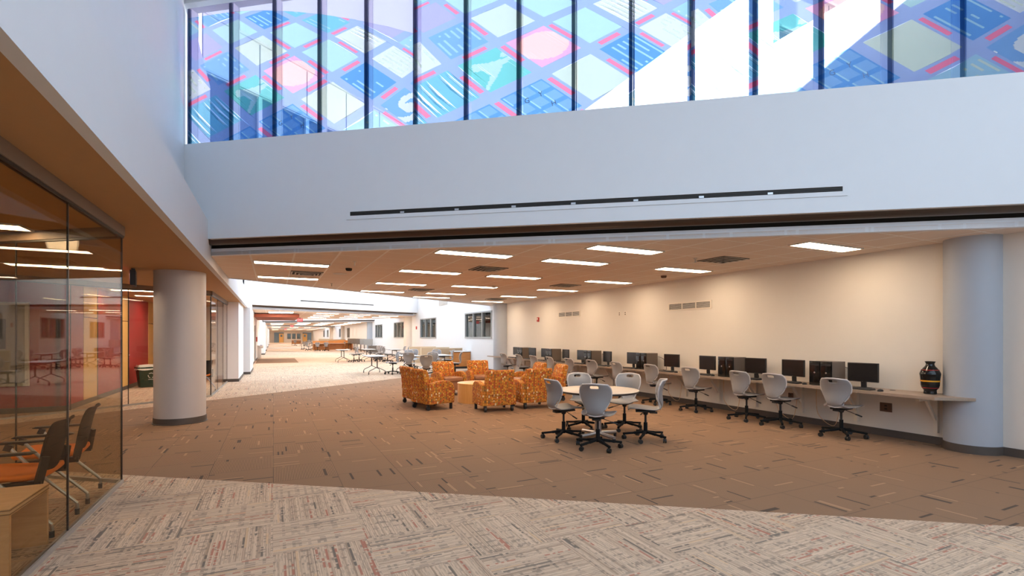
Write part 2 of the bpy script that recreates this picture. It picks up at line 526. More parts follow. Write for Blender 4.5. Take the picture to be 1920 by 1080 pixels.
# ================================================================== SETTING
XR, XF, XG, XU = 8.60, -0.92, -1.45, -1.27     # right wall, left fascia, glass room front, upper left wall
CEIL, SOF, SILL, HEAD, ROOF, PAR = 2.89, 2.72, 4.60, 6.77, 7.15, 8.72
YEND = 128.0
NEAR = lambda x: 7.00 - 0.7228 * (x + 1.66)     # carpet joint nearest the camera
FAR = lambda x: 12.84 + 0.7665 * (x + 2.87)     # far carpet joint
C1N = lambda x: 9.50 - 0.748 * (x - XF)         # near ceiling: near edge and far edge
C1F = lambda x: 13.10 + 0.728 * (x - XF)
B2 = lambda x: 27.5 + 0.525 * (x - XF)
C2F = lambda x: 45.0 - 0.84 * (x - XF)
B3 = lambda x: 57.6 - 1.04 * (x - XF)
C3F = lambda x: 66.0 + 0.5 * (x - XF)
B4 = lambda x: 75.0 + 0.6 * (x - XF)
C4F = lambda x: 96.0 - 0.8 * (x - XF)
B5 = lambda x: 106.0 - 1.0 * (x - XF)

def band(mb, f0, f1, x0, x1, z, mi):
    mb.quad(((x0, f0(x0), z), (x1, f0(x1), z), (x1, f1(x1), z), (x0, f1(x0), z)), mi)

mb = MB()
XL = -7.0
band(mb, lambda x: -7.0, NEAR, XL, XR, 0, 0)
XA = -6.204                                   # where the two joints meet, under the left rooms
mb.quad(((XA, NEAR(XA), 0), (XR, NEAR(XR), 0), (XR, FAR(XR), 0)), 1)
mb.quad(((XL, NEAR(XL), 0), (XA, NEAR(XA), 0), (XA, FAR(XA), 0), (XL, FAR(XL) + 1.6, 0)), 0)
mb.quad(((XL, FAR(XL) + 1.6, 0), (XA, FAR(XA), 0), (XR, FAR(XR), 0), (XR, B2(XR), 0), (XL, B2(XL), 0)), 0)
band(mb, B2, C2F, XL, XR, 0, 2)
band(mb, C2F, B3, XL, XR, 0, 0)
band(mb, B3, C3F, XL, XR, 0, 2)
band(mb, C3F, B4, XL, XR, 0, 0)
band(mb, B4, C4F, XL, XR, 0, 2)
band(mb, C4F, B5, XL, XR, 0, 0)
band(mb, B5, lambda x: YEND + 2, XL, XR, 0, 2)
# give the slab its thickness
bmesh.ops.remove_doubles(mb.bm, verts=mb.bm.verts, dist=1e-4)
mb.box(XL, XR, -7.0, YEND + 2, -0.2, -0.01, 0)
struct(mb.build('floor', [M['floor_light'], M['floor_dark'], M['floor_tan_lit']]))

# -------- right wall with its window openings
wins = [(19.75, 23.1, 1.44, 2.68), (27.9, 31.4, 1.41, 2.66), (35.6, 39.1, 1.40, 2.62), (43.7, 47.0, 1.38, 2.6),
        (64.0, 66.5, 1.36, 2.6), (72.0, 75.0, 1.36, 2.6), (90.0, 93.0, 1.36, 2.6), (97.0, 100.0, 1.36, 2.6)]
def wall_with_holes(mb, x0, x1, y0, y1, z0, z1, holes, mi=0):
    cur = y0
    for (a, b, za, zb) in sorted(holes):
        if b <= y0 or a >= y1: continue
        mb.box(x0, x1, cur, a, z0, z1, mi)
        mb.box(x0, x1, a, b, z0, za, mi)
        mb.box(x0, x1, a, b, zb, z1, mi)
        cur = b
    mb.box(x0, x1, cur, y1, z0, z1, mi)
mb = MB()
wall_with_holes(mb, XR, XR + 0.2, -7.0, 19.0, 0, CEIL, [], 0)
wall_with_holes(mb, XR, XR + 0.2, 19.0, YEND, 0, CEIL, wins, 1)  # same wall continued; whiteness of the atrium daylight put into its colour
mb.box(XR, XR + 0.2, 0.5, YEND, CEIL, ROOF, 1)  # upper wall left off behind the camera to let sky light in
struct(mb.build('wall_right', [M['cream'], M['white_lit']]))
struct(MB().box(XR - 0.015, XR, -7, 3.02, 0, 0.11).box(XR - 0.015, XR, 3.62, 18.2, 0, 0.11).box(XR - 0.015, XR, 19.0, 33.4, 0, 0.11)
       .box(XR - 0.015, XR, 34.5, YEND, 0, 0.11).build('baseboard_right', M['base']))
# half columns against the right wall
def half_column(y, r, m, zt=CEIL):
    p = group_empty('column')
    p.location = (XR, y, 0)
    mb = MB().lathe([(r, 0.11), (r, zt)], 28, a0=PI / 2, a1=3 * PI / 2)
    mb.build('shaft', m, p)
    MB().lathe([(r + 0.012, 0), (r + 0.012, 0.11), (r, 0.11)], 28, a0=PI / 2, a1=3 * PI / 2).build('baseboard', M['base'], p)
    return p
half_column(3.32, 0.31, M['bluelit'])
half_column(18.62, 0.40, M['bluelit'])
half_column(34.0, 0.45, M['cream'])
half_column(49.0, 0.45, M['bluelit'])
half_column(69.5, 0.45, M['cream'])
half_column(84.0, 0.45, M['cream'])

# windows of the right wall: frame, panes, a dim room behind
for i, (a, b, za, zb) in enumerate(wins):
    w = group_empty('window_%d' % (i + 2))
    w.location = (XR, a, za)
    W, H = b - a, zb - za
    fr = MB()
    t = 0.08
    fr.box(-0.03, 0.14, 0, W, 0, t); fr.box(-0.03, 0.14, 0, W, H - t * 0.7, H)
    fr.box(-0.028, 0.138, 0, t, t, H - t * 0.7); fr.box(-0.028, 0.138, W - t, W, t, H - t * 0.7)
    for k in (1, 2):
        fr.box(-0.026, 0.136, W * k / 3 - t / 2, W * k / 3 + t / 2, t, H - t * 0.7)
    fr.build('frame', M['winframe'], w)
    for k in range(3):
        y0 = t if k == 0 else W * k / 3 + t / 2
        y1 = W - t if k == 2 else W * (k + 1) / 3 - t / 2
        MB().box(0.05, 0.06, y0, y1, t, H - t * 0.7).build('pane', M['pane'], w)
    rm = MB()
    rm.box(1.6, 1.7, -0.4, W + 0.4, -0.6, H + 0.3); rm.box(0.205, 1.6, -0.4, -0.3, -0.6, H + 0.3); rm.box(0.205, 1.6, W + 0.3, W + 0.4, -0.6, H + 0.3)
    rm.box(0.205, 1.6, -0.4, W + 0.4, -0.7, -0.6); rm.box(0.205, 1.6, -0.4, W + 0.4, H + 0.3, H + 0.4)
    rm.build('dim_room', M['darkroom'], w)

# -------- ceilings
def ceiling(f0, f1, name='ceiling'):
    mb = MB()
    mb.prism([(XF, f0(XF)), (XR, f0(XR)), (XR, f1(XR)), (XF, f1(XF))], CEIL, CEIL + 0.06)
    return struct(mb.build(name, M['ceil']))
ceiling(C1N, C1F)
ceiling(B2, C2F)
ceiling(B3, C3F)
ceiling(B4, C4F)
ceiling(B5, lambda x: YEND)
# flat roofs above the low ceilings: unseen, added to keep sky light out
def lowroof(f0, f1):
    struct(MB().prism([(XF - 0.35, f0(XF - 0.35)), (XR + 6, f0(XR + 6)), (XR + 6, f1(XR + 6)), (XF - 0.35, f1(XF - 0.35))], 4.2, 4.3).build('roof', M['roof']))
struct(MB().prism([(XF - 0.35, C1N(XF) + 0.3), (XR, C1N(XR) + 0.3), (XR, C1F(XR)), (XF - 0.35, C1F(XF))], 4.2, 4.3).build('roof', M['roof']))
struct(MB().prism([(XR + 0.2, 2.2), (26, 2.2), (26, 20), (XR + 0.2, 20)], 4.2, 4.3).build('roof', M['roof']))
struct(MB().prism([(XF - 0.35, B2(XF) + 0.4), (XR, B2(XR) + 0.4), (XR, C2F(XR)), (XF - 0.35, C2F(XF))], 4.2, 4.3).build('roof', M['roof']))
struct(MB().prism([(XF - 0.35, B3(XF) + 0.4), (XR, B3(XR) + 0.4), (XR, C3F(XR)), (XF - 0.35, C3F(XF))], 4.2, 4.3).build('roof', M['roof']))
struct(MB().prism([(XF - 0.35, B4(XF) + 0.4), (XR, B4(XR) + 0.4), (XR, C4F(XR)), (XF - 0.35, C4F(XF))], 4.2, 4.3).build('roof', M['roof']))

# -------- bulkheads with roller shutter and the white lintel behind it
def frame_on(P, Q):
    """matrix: x along the wall from P to Q, y into the wall (away from the camera), z up"""
    d = Vector((Q[0] - P[0], Q[1] - P[1], 0)); L = d.length; d.normalize()
    n = Vector((-d.y, d.x, 0))
    R = Matrix((d, n, Vector((0, 0, 1)))).transposed().to_4x4(); R.translation = Vector((P[0], P[1], 0))
    return R, L
def bulkhead(f, back, top, label, n_lab, name='wall_bulkhead'):
    """face at f, lintel of the ceiling edge set back by 'back' along y"""
    P, Q = (XF, f(XF) - back), (XR, f(XR) - back)
    R, L = frame_on(P, Q)
    pb = back * (Q[0] - P[0]) / L
    mb = MB().box(0.0, L, 0, 0.10, 3.085, top).box(-0.5, 0.0, 0, 0.10, 3.3, top)
    struct(mb.xf(R).build('wall_bulkhead', M['white'] if top == SILL else M['white_lit']))
    struct(MB().box(-0.3, L, pb, pb + 0.08, CEIL - 0.002, 3.0).xf(R).build('lintel', M['fascia']))  # bright bluish colour stands in for sky light on the lintel
    sh = thing('roller_shutter', label, 'shutter', R.to_translation(), R.to_euler().z)
    MB().tube([(-0.3, pb * 0.5, 3.15), (L, pb * 0.5, 3.15)], 0.13, 24).build('roll', M['shutter'], sh)
    mb = MB().box(-0.3, L, 0.10, pb + 0.08, 3.29, 3.31).box(-0.3, L, pb + 0.06, pb + 0.08, 3.0, 3.29).box(-0.32, -0.3, 0.1, pb + 0.08, 2.9, 3.3)
    mb.build('housing', M['ventdark'], sh)
    return R, L
RB1, LB1 = bulkhead(lambda x: C1N(x), 0.45, SILL, 'dark bronze roller shutter in the long slot under the near white bulkhead', 1)
RB2, LB2 = bulkhead(lambda x: B2(x), 0.45, ROOF, 'dark roller shutter under the second white bulkhead, beyond the near ceiling', 2)
bulkhead(lambda x: B3(x), 0.5, ROOF, 'dark roller shutter under the third bulkhead far down the hall', 3)
bulkhead(lambda x: B4(x), 0.5, ROOF, 'thin dark roller shutter under the fourth bulkhead far down the hall', 4)
bulkhead(lambda x: B5(x), 0.5, ROOF, 'thin dark roller shutter under the last bulkhead before the end wall', 5)

# -------- left side: soffit, fascia, upper wall
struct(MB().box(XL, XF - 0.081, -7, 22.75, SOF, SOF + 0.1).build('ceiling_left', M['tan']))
mb = MB()
mb.box(XF - 0.08, XF, -7, 30.0, SOF - 0.001, 3.37)
mb.box(XU, XF - 0.08, -7, 30.0, 3.27, 3.37)
struct(mb.build('wall_fascia', M['white']))
struct(MB().box(XU - 0.1, XU, -7, 9.6, 3.37, PAR).box(XU - 0.1, XU, 9.6, YEND, 3.37, ROOF).build('wall_left_upper', M['white']))  # unseen tops shaped for the sun: higher blocks it, lower lets it in

# -------- clerestory over the near bulkhead
_P = Vector((-0.92, 9.05, 0)); _D = Vector((0.8007, -0.5990, 0)); _N = Vector((0.5990, 0.8007, 0))
RC = Matrix((_D, _N, Vector((0, 0, 1)))).transposed().to_4x4(); RC.translation = _P
S0, PIT = -0.395, 0.762
win = group_empty('window_1')
win.matrix_world = RC
NP = 16
fr = MB()
for k in range(NP + 1):
    s = S0 + k * PIT
    fr.box(s - 0.022, s + 0.022, 0.04, 0.20, SILL, HEAD)
fr.build('frame', M['mull'], win)
fr = MB()
for k in range(NP + 1):
    s = S0 + k * PIT
    fr.box(s + 0.034, s + 0.050, 0.05, 0.19, SILL, HEAD)
fr.build('glazing_bead', M['mullwhite'], win)
for k in range(NP):
    s = S0 + k * PIT
    MB().box(s + 0.05, s + PIT - 0.028, 0.16, 0.17, SILL, HEAD).build('pane', M['clear'], win)
mb = MB()
mb.box(S0 - 0.5, S0 + NP * PIT, 0.0, 0.22, SILL - 0.06, SILL)
mb.box(S0 - 0.5, S0 + NP * PIT, 0.0, 0.25, HEAD + 0.06, ROOF + 0.15)
mb.xf(RC)
struct(mb.build('wall_clerestory', M['white']))
# roof over the near atrium's front: unseen, open behind to let sky in
rf = MB().prism([(-0.9, 0.2), (12.2, 0.2), (12.2, -4.2), (-0.9, -4.2)], ROOF, ROOF + 0.15).xf(RC)
struct(rf.build('roof', M['white']))
struct(MB().box(XU, XR, -7.2, -7.0, 0, 3.1).build('wall_back', M['white']))  # unseen; kept low so more sky light reaches the lintel

# printed film on the clerestory: the same five-pane picture three times over
FW = 5 * PIT
def srgb(r, g, b):
    return tuple(((c / 255 + 0.055) / 1.055) ** 2.4 for c in (r, g, b))
palette = {'bg': (170, 196, 246), 'lav': (214, 218, 250), 'cyan': (136, 206, 243), 'sky': (140, 190, 245), 'pale': (172, 218, 247), 'teal': (132, 216, 224),
           'cream': (214, 234, 232), 'mint': (190, 230, 242), 'pink': (236, 190, 232), 'glow': (252, 218, 222), 'red': (242, 150, 190),
           'lilac': (188, 192, 244), 'white': (222, 236, 250), 'deep': (112, 174, 240)}
FMAT, FIX = [], {}
def film(name, col):
    """printed see-through film: tints what shines through it, and scatters a little of it"""
    g = G(name)
    sky = (0.66 * SKY, 0.82 * SKY, SKY)
    t = g.n('ShaderNodeBsdfTransparent')
    t.inputs[0].default_value = (*[min(0.97, 1.3 * c / k) for c, k in zip(col, sky)], 1)
    sc = g.n('ShaderNodeBsdfTranslucent'); sc.inputs[0].default_value = (*[c ** 1.5 for c in col], 1)
    d = g.n('ShaderNodeBsdfDiffuse'); d.inputs[0].default_value = (*[c ** 1.5 for c in col], 1)
    m1 = g.n('ShaderNodeMixShader'); m1.inputs[0].default_value = 0.5
    g.link(sc.outputs[0], m1.inputs[1]); g.link(d.outputs[0], m1.inputs[2])
    m2 = g.n('ShaderNodeMixShader'); m2.inputs[0].default_value = 0.2
    g.link(t.outputs[0], m2.inputs[1]); g.link(m1.outputs[0], m2.inputs[2])
    g.link(m2.outputs[0], g.out.inputs[0])
    return g.m
for k, c in palette.items():
    FIX[k] = len(FMAT)
    FMAT.append(film('film_print_' + k, srgb(*c)))
def clip(poly, x0, x1, z0, z1):
    for ax, lim, sg in ((0, x0, 1), (0, x1, -1), (1, z0, 1), (1, z1, -1)):
        out = []
        for i, p in enumerate(poly):
            q = poly[(i + 1) % len(poly)]
            ip, iq = sg * (p[ax] - lim) >= 0, sg * (q[ax] - lim) >= 0
            if ip: out.append(p)
            if ip != iq:
                t = (lim - p[ax]) / (q[ax] - p[ax])
                out.append((p[0] + t * (q[0] - p[0]), p[1] + t * (q[1] - p[1])))
        poly = out
        if len(poly) < 3: return []
    return poly
def hom(i, j):
    """tile plane -> (x, z) on one film sheet: rows shrink towards the upper left horizon"""
    a, b, p0 = (-0.69, -0.25), (0.66, -0.49), (1.87, 5.55)
    w = 1.0 + (-0.115 * i if i < 0 else -0.03 * i) + (-0.13 * j if j < 0 else -0.02 * j)
    return (p0[0] + (i * a[0] + j * b[0]) / w, p0[1] + (i * a[1] + j * b[1]) / w)
rng = random.Random(11)
tiles = {}
for i in range(-9, 5):
    for j in range(-8, 5):
        tiles[(i, j)] = rng.choice(['cyan', 'pale', 'sky', 'cyan', 'lilac', 'pale', 'mint', 'white', 'cream', 'sky', 'deep'])
tiles.update({(0, 0): 'pink', (1, 0): 'teal', (0, 1): 'cream', (0, -1): 'cream', (1, 1): 'sky', (-1, 0): 'mint', (-1, 1): 'deep', (1, -1): 'sky', (2, 0): 'cyan', (2, 1): 'deep', (2, 2): 'deep', (1, 2): 'sky', (-2, 0): 'white', (-1, 2): 'sky'})
def rot_rect(i, j, hi, hj, n=1):
    return [hom(i + a, j + b) for a, b in ((-hi, -hj), (hi, -hj), (hi, hj), (-hi, hj))]
def horizon(x):
    return 6.62 - 0.10 * max(0, x - 0.7) ** 1.7
for rep in range(3):
    x0 = S0 + rep * FW
    fm = MB()
    def put(poly, key, dy):
        poly = clip(poly, 0.0, FW, SILL, HEAD)
        if len(poly) < 3: return
        vs = [fm.bm.verts.new((x0 + p[0], 0.035 - dy, p[1])) for p in poly]
        try: fm.bm.faces.new(vs).material_index = FIX[key]
        except ValueError: pass
    def under(poly):
        for xk in (0.5, 1.1, 1.6, 2.1, 2.6, 3.1, 3.7):          # everything printed stays below the curved horizon
            h0, h1 = horizon(xk - 0.01), horizon(xk + 0.01)
            m = (h1 - h0) / 0.02; h = (h0 + h1) / 2
            out = []
            for i, p in enumerate(poly):
                q = poly[(i + 1) % len(poly)]
                fp, fq = h + m * (p[0] - xk) - p[1], h + m * (q[0] - xk) - q[1]
                if fp >= 0: out.append(p)
                if (fp >= 0) != (fq >= 0):
                    t = fp / (fp - fq)
                    out.append((p[0] + t * (q[0] - p[0]), p[1] + t * (q[1] - p[1])))
            poly = out
            if len(poly) < 3: return []
        return poly
    N = 16
    for k in range(N):
        xa, xb = FW * k / N, FW * (k + 1) / N
        put([(xa, horizon(xa)), (xb, horizon(xb)), (xb, HEAD + 1), (xa, HEAD + 1)], 'lav', 0)
    def inside(p, poly):
        c = False
        for q in range(len(poly)):
            (xa, za), (xb, zb) = poly[q], poly[q - 1]
            if (za > p[1]) != (zb > p[1]) and p[0] < (xb - xa) * (p[1] - za) / (zb - za) + xa: c = not c
        return c
    FIG = [[(-.30, .10), (-.05, .10), (.16, .14), (.30, .20), (.28, .12), (.16, .06), (.10, -.06), (-.06, -.30), (-.12, -.32), (-.02, -.08), (-.16, .00), (-.28, -.02)],
           [(.12, .16), (.18, .15), (.22, .20), (.20, .25), (.14, .24), (.11, .20)]]
    def raster(i, j, key):
        c = hom(i, j)
        n = 1 if key in ('lilac', 'mint') else 18
        if (i, j) in ((0, 0), (1, 0), (2, 1), (1, 1), GAL): n = 30
        rows = [rng.random() for _ in range(40)]
        for p in range(n):
            run = None
            for q in range(n + 1):
                if q < n:
                    a, b = -.4 + .8 * (p + .5) / n, -.4 + .8 * (q + .5) / n
                    x, z = hom(i + a, j + b); dx, dz = x - c[0], z - c[1]
                    k = key
                    if (i, j) == (0, 0):
                        r = math.hypot(dx / .36, dz / .19); k = 'glow' if r < 1 else key
                    elif (i, j) == (1, 0):
                        k = 'mint' if any(inside((dx, dz), f) for f in FIG) else key
                    elif (i, j) in ((1, 1), (2, 1)):
                        ka, kb = (a + .4) / .8 * 3, (b + .4) / .8 * 3
                        fa, fb = ka % 1, kb % 1
                        k = 'sky' if .12 < fa < .82 and .12 < fb < .82 else ('pale' if .82 <= fa < .92 and .12 < fb < .9 else 'deep')
                    elif (i, j) == GAL:
                        r, t = math.hypot(dx / .34, dz / .22), math.atan2(dz / .22, dx / .34)
                        k = 'white' if r < .32 or (r < 1.1 and math.sin(2 * t + 6.5 * r) > .35) else key
                    elif n > 1 and p % 3 == 1 and rows[p] > .25 and abs(b) < .3 and rows[(p * 7 + q // 3) % 40] > .25:
                        k = 'pale' if key in ('cyan', 'sky', 'deep') else 'cream'
                else: k = None
                if run is None: run = (k, q)
                elif k != run[0]:
                    b0, b1 = -.4 + .8 * run[1] / n, -.4 + .8 * q / n
                    a0, a1 = -.4 + .8 * p / n, -.4 + .8 * (p + 1) / n
                    tput([hom(i + u, j + v) for u, v in ((a0, b0), (a1, b0), (a1, b1), (a0, b1))], run[0], 0)
                    run = (k, q)
    GAL = min(tiles, key=lambda t: (hom(*t)[0] - 3.45) ** 2 + (hom(*t)[1] - 4.95) ** 2)
    tiles[GAL] = 'sky'
    def tput(poly, key, dy):
        poly = under(poly)
        if len(poly) >= 3: put(poly, key, dy)
    for (i, j), key in tiles.items():
        c = hom(i, j)
        if not (-1.2 < c[0] < FW + 1.2) or not (3.6 < c[1] < 7.6): continue
        raster(i, j, key)
        vb = rng.random() < 0.62; hb = rng.random() < 0.45
        def seg(a0, a1, b0, b1, k): tput([hom(i + a, j + b) for a, b in ((a0, b0), (a1, b0), (a1, b1), (a0, b1))], k, 0)
        if vb:
            m = rng.uniform(-0.15, 0.15); h = 0.24
            seg(.40, .60, -.40, m - h, 'bg'); seg(.40, .60, m + h, .60, 'bg'); seg(.40, .455, m - h, m + h, 'bg'); seg(.545, .60, m - h, m + h, 'bg')
            seg(.455, .545, m - h, m + h, 'red')
        else: seg(.40, .60, -.40, .60, 'bg')
        if hb:
            m = rng.uniform(-0.12, 0.12); h = 0.24
            seg(-.40, m - h, .40, .60, 'bg'); seg(m + h, .40, .40, .60, 'bg'); seg(m - h, m + h, .40, .455, 'bg'); seg(m - h, m + h, .545, .60, 'bg')
            seg(m - h, m + h, .455, .545, 'red')
        else: seg(-.40, .40, .40, .60, 'bg')
    o = fm.build('printed_film', FMAT, win, fix=False)
    for ch, (lx, lz) in {'G': (hom(1.13, .87)[0], hom(1.13, .87)[1]), 'Y': (hom(.87, .87)[0], hom(.87, .87)[1]), 'H': (hom(.87, 1.13)[0], hom(.87, 1.13)[1])}.items():
        text_mesh('film_letter', ch, 0.10, M['extglass'], Matrix.Translation((x0 + lx, 0.026, lz)) @ Matrix.Rotation(PI / 2, 4, 'X') @ Matrix.Rotation(0.25, 4, 'Z'), win, 0.0005)

# slot diffuser in the near bulkhead, and the one far off
def slot(R, s0, s1, z, h, label):
    t = thing('slot_diffuser', label, 'air vent', R @ Vector((s0, -0.002, z)), R.to_euler().z)
    L = s1 - s0
    fr = MB()
    w = 0.055
    fr.box(-w, L + w, -0.008, 0.0, h / 2, h / 2 + w); fr.box(-w, L + w, -0.008, 0, -h / 2 - w, -h / 2)
    fr.box(-w, 0, -0.008, 0, -h / 2, h / 2); fr.box(L, L + w, -0.008, 0, -h / 2, h / 2)
    fr.build('frame', M['white'], t)
    MB().box(0, L, -0.003, 0.0, -h / 2, h / 2).build('slot', M['ventdark'], t)
    bl = MB()
    for q in (-0.2, 0.15):
        bl.box(0, L, -0.007, -0.003, q * h - 0.004, q * h + 0.004)
    bl.build('blade', M['black'], t)
    if L > 5:
        for k in range(1, 8):
            MB().box(L * k / 8 - 0.03, L * k / 8 + 0.03, -0.0085, -0.004, -h / 2 + 0.005, -h / 2 + 0.03).build('clip', M['steel'], t)
slot(RB1, 2.43, 8.98, 3.36, 0.06, 'long black slot vent in a thin white frame on the near white bulkhead')
slot(RB2, 2.5, 7.2, 3.42, 0.06, 'thin black slot vent high on the second bulkhead, above the far hall')

# -------- outside: the next roof monitor and the sunlit block, seen through the film
def ext_wall(P, Q, zf, zt, z0, n, mat_f=M['fascia']):
    R, L = frame_on(P, Q)
    g = group_empty('exterior_wall'); g.matrix_world = R
    MB().box(0, L, 0, 0.25, zf, zt).build('fascia', mat_f, g)
    MB().box(-0.06, L, -0.05, 0.0, zf + 0.02, zf + 0.07).box(-0.06, L, -0.05, 0, zt - 0.06, zt).build('trim', M['mullwhite'], g)
    MB().box(0, L, 0.05, 0.12, z0, zf).build('glazing', M['extglass'], g)
    fr = MB(); sm = MB()
    for k in range(n + 1):
        fr.box(L * k / n - 0.05, L * k / n + 0.05, -0.02, 0.05, z0, zf)
        sm.box(L * k / n - 0.012, L * k / n + 0.012, -0.004, 0.0, zf + 0.08, zt - 0.07)
    fr.build('mullion', M['mullwhite'], g)
    sm.build('panel_seam', M['mull'], g)
ext_wall((-1.40, 12.75), (XR, C1F(XR) - 0.1), 7.40, 8.75, 4.3, 9)
g = group_empty('exterior_wall')
MB().box(8.92, 9.1, 6.54, 40, 4.3, 8.75).build('fascia', M['fascia'], g)
ext_wall((9.1, 6.60), (26, 6.60), 7.75, 8.75, 4.3, 10)

# -------- atrium walls high up beyond the near ceiling are the upper walls already built
struct(MB().prism([(XL - 1, -7), (XU - 0.1, -7), (XU - 0.1, YEND), (XL - 1, YEND)], ROOF, ROOF + 0.1).build('roof', M['roof']))

# -------- left rooms: glass, red wall, doors
def glass_wall(P, Q, ztop, seams, glassmat, name='glass_partition', hdr=0.10):
    R, L = frame_on(P, Q)
    g = group_empty(name); g.matrix_world = R
    cuts = [0.0] + seams + [L]
    for a, b in zip(cuts, cuts[1:]):
        MB().box(a + 0.006, b - 0.006, -0.005, 0.005, 0.035, ztop).build('pane', glassmat, g)
    for s in cuts:
        MB().box(s - 0.006, s + 0.006, -0.006, 0.006, 0.035, ztop).build('seam', M['sealant'], g)
    MB().box(0, L, -0.02, 0.02, ztop, ztop + 0.02).build('rail', M['sealant'], g)
    MB().box(0, L, -0.03, 0.03, ztop + 0.02, SOF).build('header', M['header'], g)
    MB().box(0, L, -0.02, 0.02, 0.0, 0.035).build('sill_channel', M['alu'], g)
glass_wall((XG, -2.0), (XG, 6.53), 2.60, [1.6, 3.6, 5.25, 7.0], M['glass'])
glass_wall((XG, 6.53), (-5.0, 9.19), 2.60, [1.42, 2.9], M['glass2'])
glass_wall((XG, 14.83), (-5.0, 12.07), 2.60, [0.9, 1.86, 2.9], M['glass2'])
glass_wall((XG + 0.01, 14.85), (XG + 0.05, 19.2), 2.60, [1.5, 3.0], M['glass2'])
# red walls
mb = MB()
mb.box(-5.6, -3.97, 13.30, 13.45, 0, SOF)
for a, b in ((13.45, 14.30), (15.30, 17.35), (18.2, 20.75), (21.6, 22.75)):
    mb.box(-4.05, -3.87, a, b, 0, SOF)
mb.box(-4.05, -3.87, 13.3, 13.45, 0, SOF)
struct(mb.build('wall_left_red', M['red']))
mb = MB()
mb.box(-5.6, -3.86, 13.285, 13.30, 0, 0.11)
for a, b in ((13.3, 14.30), (15.30, 17.35), (18.2, 20.75), (21.6, 22.75)):
    mb.box(-3.87, -3.855, a, b, 0, 0.11)
struct(mb.build('baseboard_left', M['base']))
for k, (a, b) in enumerate(((14.30, 15.30), (17.35, 18.2), (20.75, 21.6))):
    d = group_empty('door_%d' % (k + 1)); d.location = (-3.862, a, 0)
    W = b - a
    MB().box(-0.06, 0.0, 0.0, W - 0.06, 0.11, 1.98).build('leaf', M['door'], d)
    MB().box(-0.06, 0.0, 0.0, W - 0.06, 2.0, SOF).build('transom_panel', M['door'], d)
    MB().box(-0.062, 0.004, W - 0.06, W, 0.0, SOF).build('jamb', M['edge'], d)
    MB().box(-0.06, 0.0, 0, W - 0.06, 0, 0.11).build('kick_plate', M['base'], d)
    h = MB().tube([(0.0, W - 0.16, 1.0), (0.05, W - 0.16, 1.0), (0.05, W - 0.30, 1.0)], 0.010)
    h.build('handle', M['steel'], d)
struct(MB().box(XL, -1.24, 22.75, 22.9, 0, SOF).build('wall_left_end', M['cream']))
struct(MB().box(XL - 0.1, XL, -7, 22.8, 0, ROOF).build('wall_left_outer', M['cream']))

# white stepped piers along the left of the hall
def pier(x0, x1, y0, y1):
    p = group_empty('pier')
    MB().box(x0, x1, y0, y1, 0.0, SOF).build('shaft', M['white_lit'], p)
    MB().box(x0 - 0.01, x1 + 0.012, y0 - 0.012, y1, 0, 0.10).build('baseboard', M['base'], p)
pier(-1.50, -1.06, 19.25, 22.2)
pier(-1.28, -0.84, 22.75, 26.0)
mb = MB()
mb.box(-1.2, -0.98, 26.0, 32.4, 0, ROOF); mb.box(-1.2, -0.98, 32.4, 34.8, 2.2, ROOF); mb.box(-1.2, -0.98, 34.8, YEND, 0, ROOF)
mb.box(-2.6, -2.5, 31.4, 36, 0, CEIL)
struct(mb.build('wall_left', M['white_lit']))
struct(MB().box(-0.98, -0.965, 26.0, 32.3, 0, 0.1).box(-0.98, -0.965, 34.9, YEND, 0, 0.1).build('baseboard_left', M['base']))
for a in (46, 58, 76, 96):
    pier(-0.99, -0.62, a, a + 5)
d = group_empty('door_4'); d.location = (-1.08, 32.4, 0)
MB().box(0, 0.05, 0.05, 2.35, 0.01, 2.12).build('leaf', M['alu'], d)
MB().box(-0.02, 0.07, 0, 0.06, 0, 2.2).box(-0.02, 0.07, 2.34, 2.4, 0, 2.2).box(-0.02, 0.07, 0, 2.4, 2.12, 2.2).build('frame', M['edge'], d)
# dropped red soffit over the side entrance, and its mat
struct(MB().box(-0.97, 1.4, 31.8, 38.5, 2.66, 2.84).build('soffit_red', plain('brick_red_soffit', (0.30, 0.075, 0.04), 0.7)))
tag(MB().box(-0.9, 1.35, 31.5, 37.6, 0.002, 0.012).build('entrance_mat', M['mat']), 'long brown entrance mat on the hall carpet by the left door', 'mat')

# end wall of the hall
mb = MB()
holes = [(0.35, 3.35, 0.0, 2.45), (4.6, 6.5, 0.95, 2.2), (6.75, 8.4, 0.95, 2.2)]
def end_wall(mb):
    x = XL
    def col(a, b, spans):
        for z0, z1 in spans: mb.box(a, b, YEND, YEND + 0.2, z0, z1)
    col(-1.0, 0.2, [(0, CEIL)])
    col(0.2, 2.3, [(2.4, CEIL)])
    col(2.3, 3.0, [(0, CEIL)])
    for k in range(3):
        a = 3.0 + k * 1.05
        col(a, a + 0.8, [(0, 0.85), (2.15, CEIL)])
        col(a + 0.8, a + 1.05, [(0, CEIL)])
    col(6.15, 6.35, [(0, CEIL)])
    col(6.35, 8.3, [(2.4, CEIL)])
    col(8.3, XR, [(0, CEIL)])
end_wall(mb)
mb.box(-1.0, XR, YEND, YEND + 0.2, CEIL, ROOF)
struct(mb.build('wall_end', M['cream']))
struct(MB().box(-1.0, XR, YEND + 1.2, YEND + 1.4, 0, CEIL).build('wall_end_vestibule', M['darkroom']))
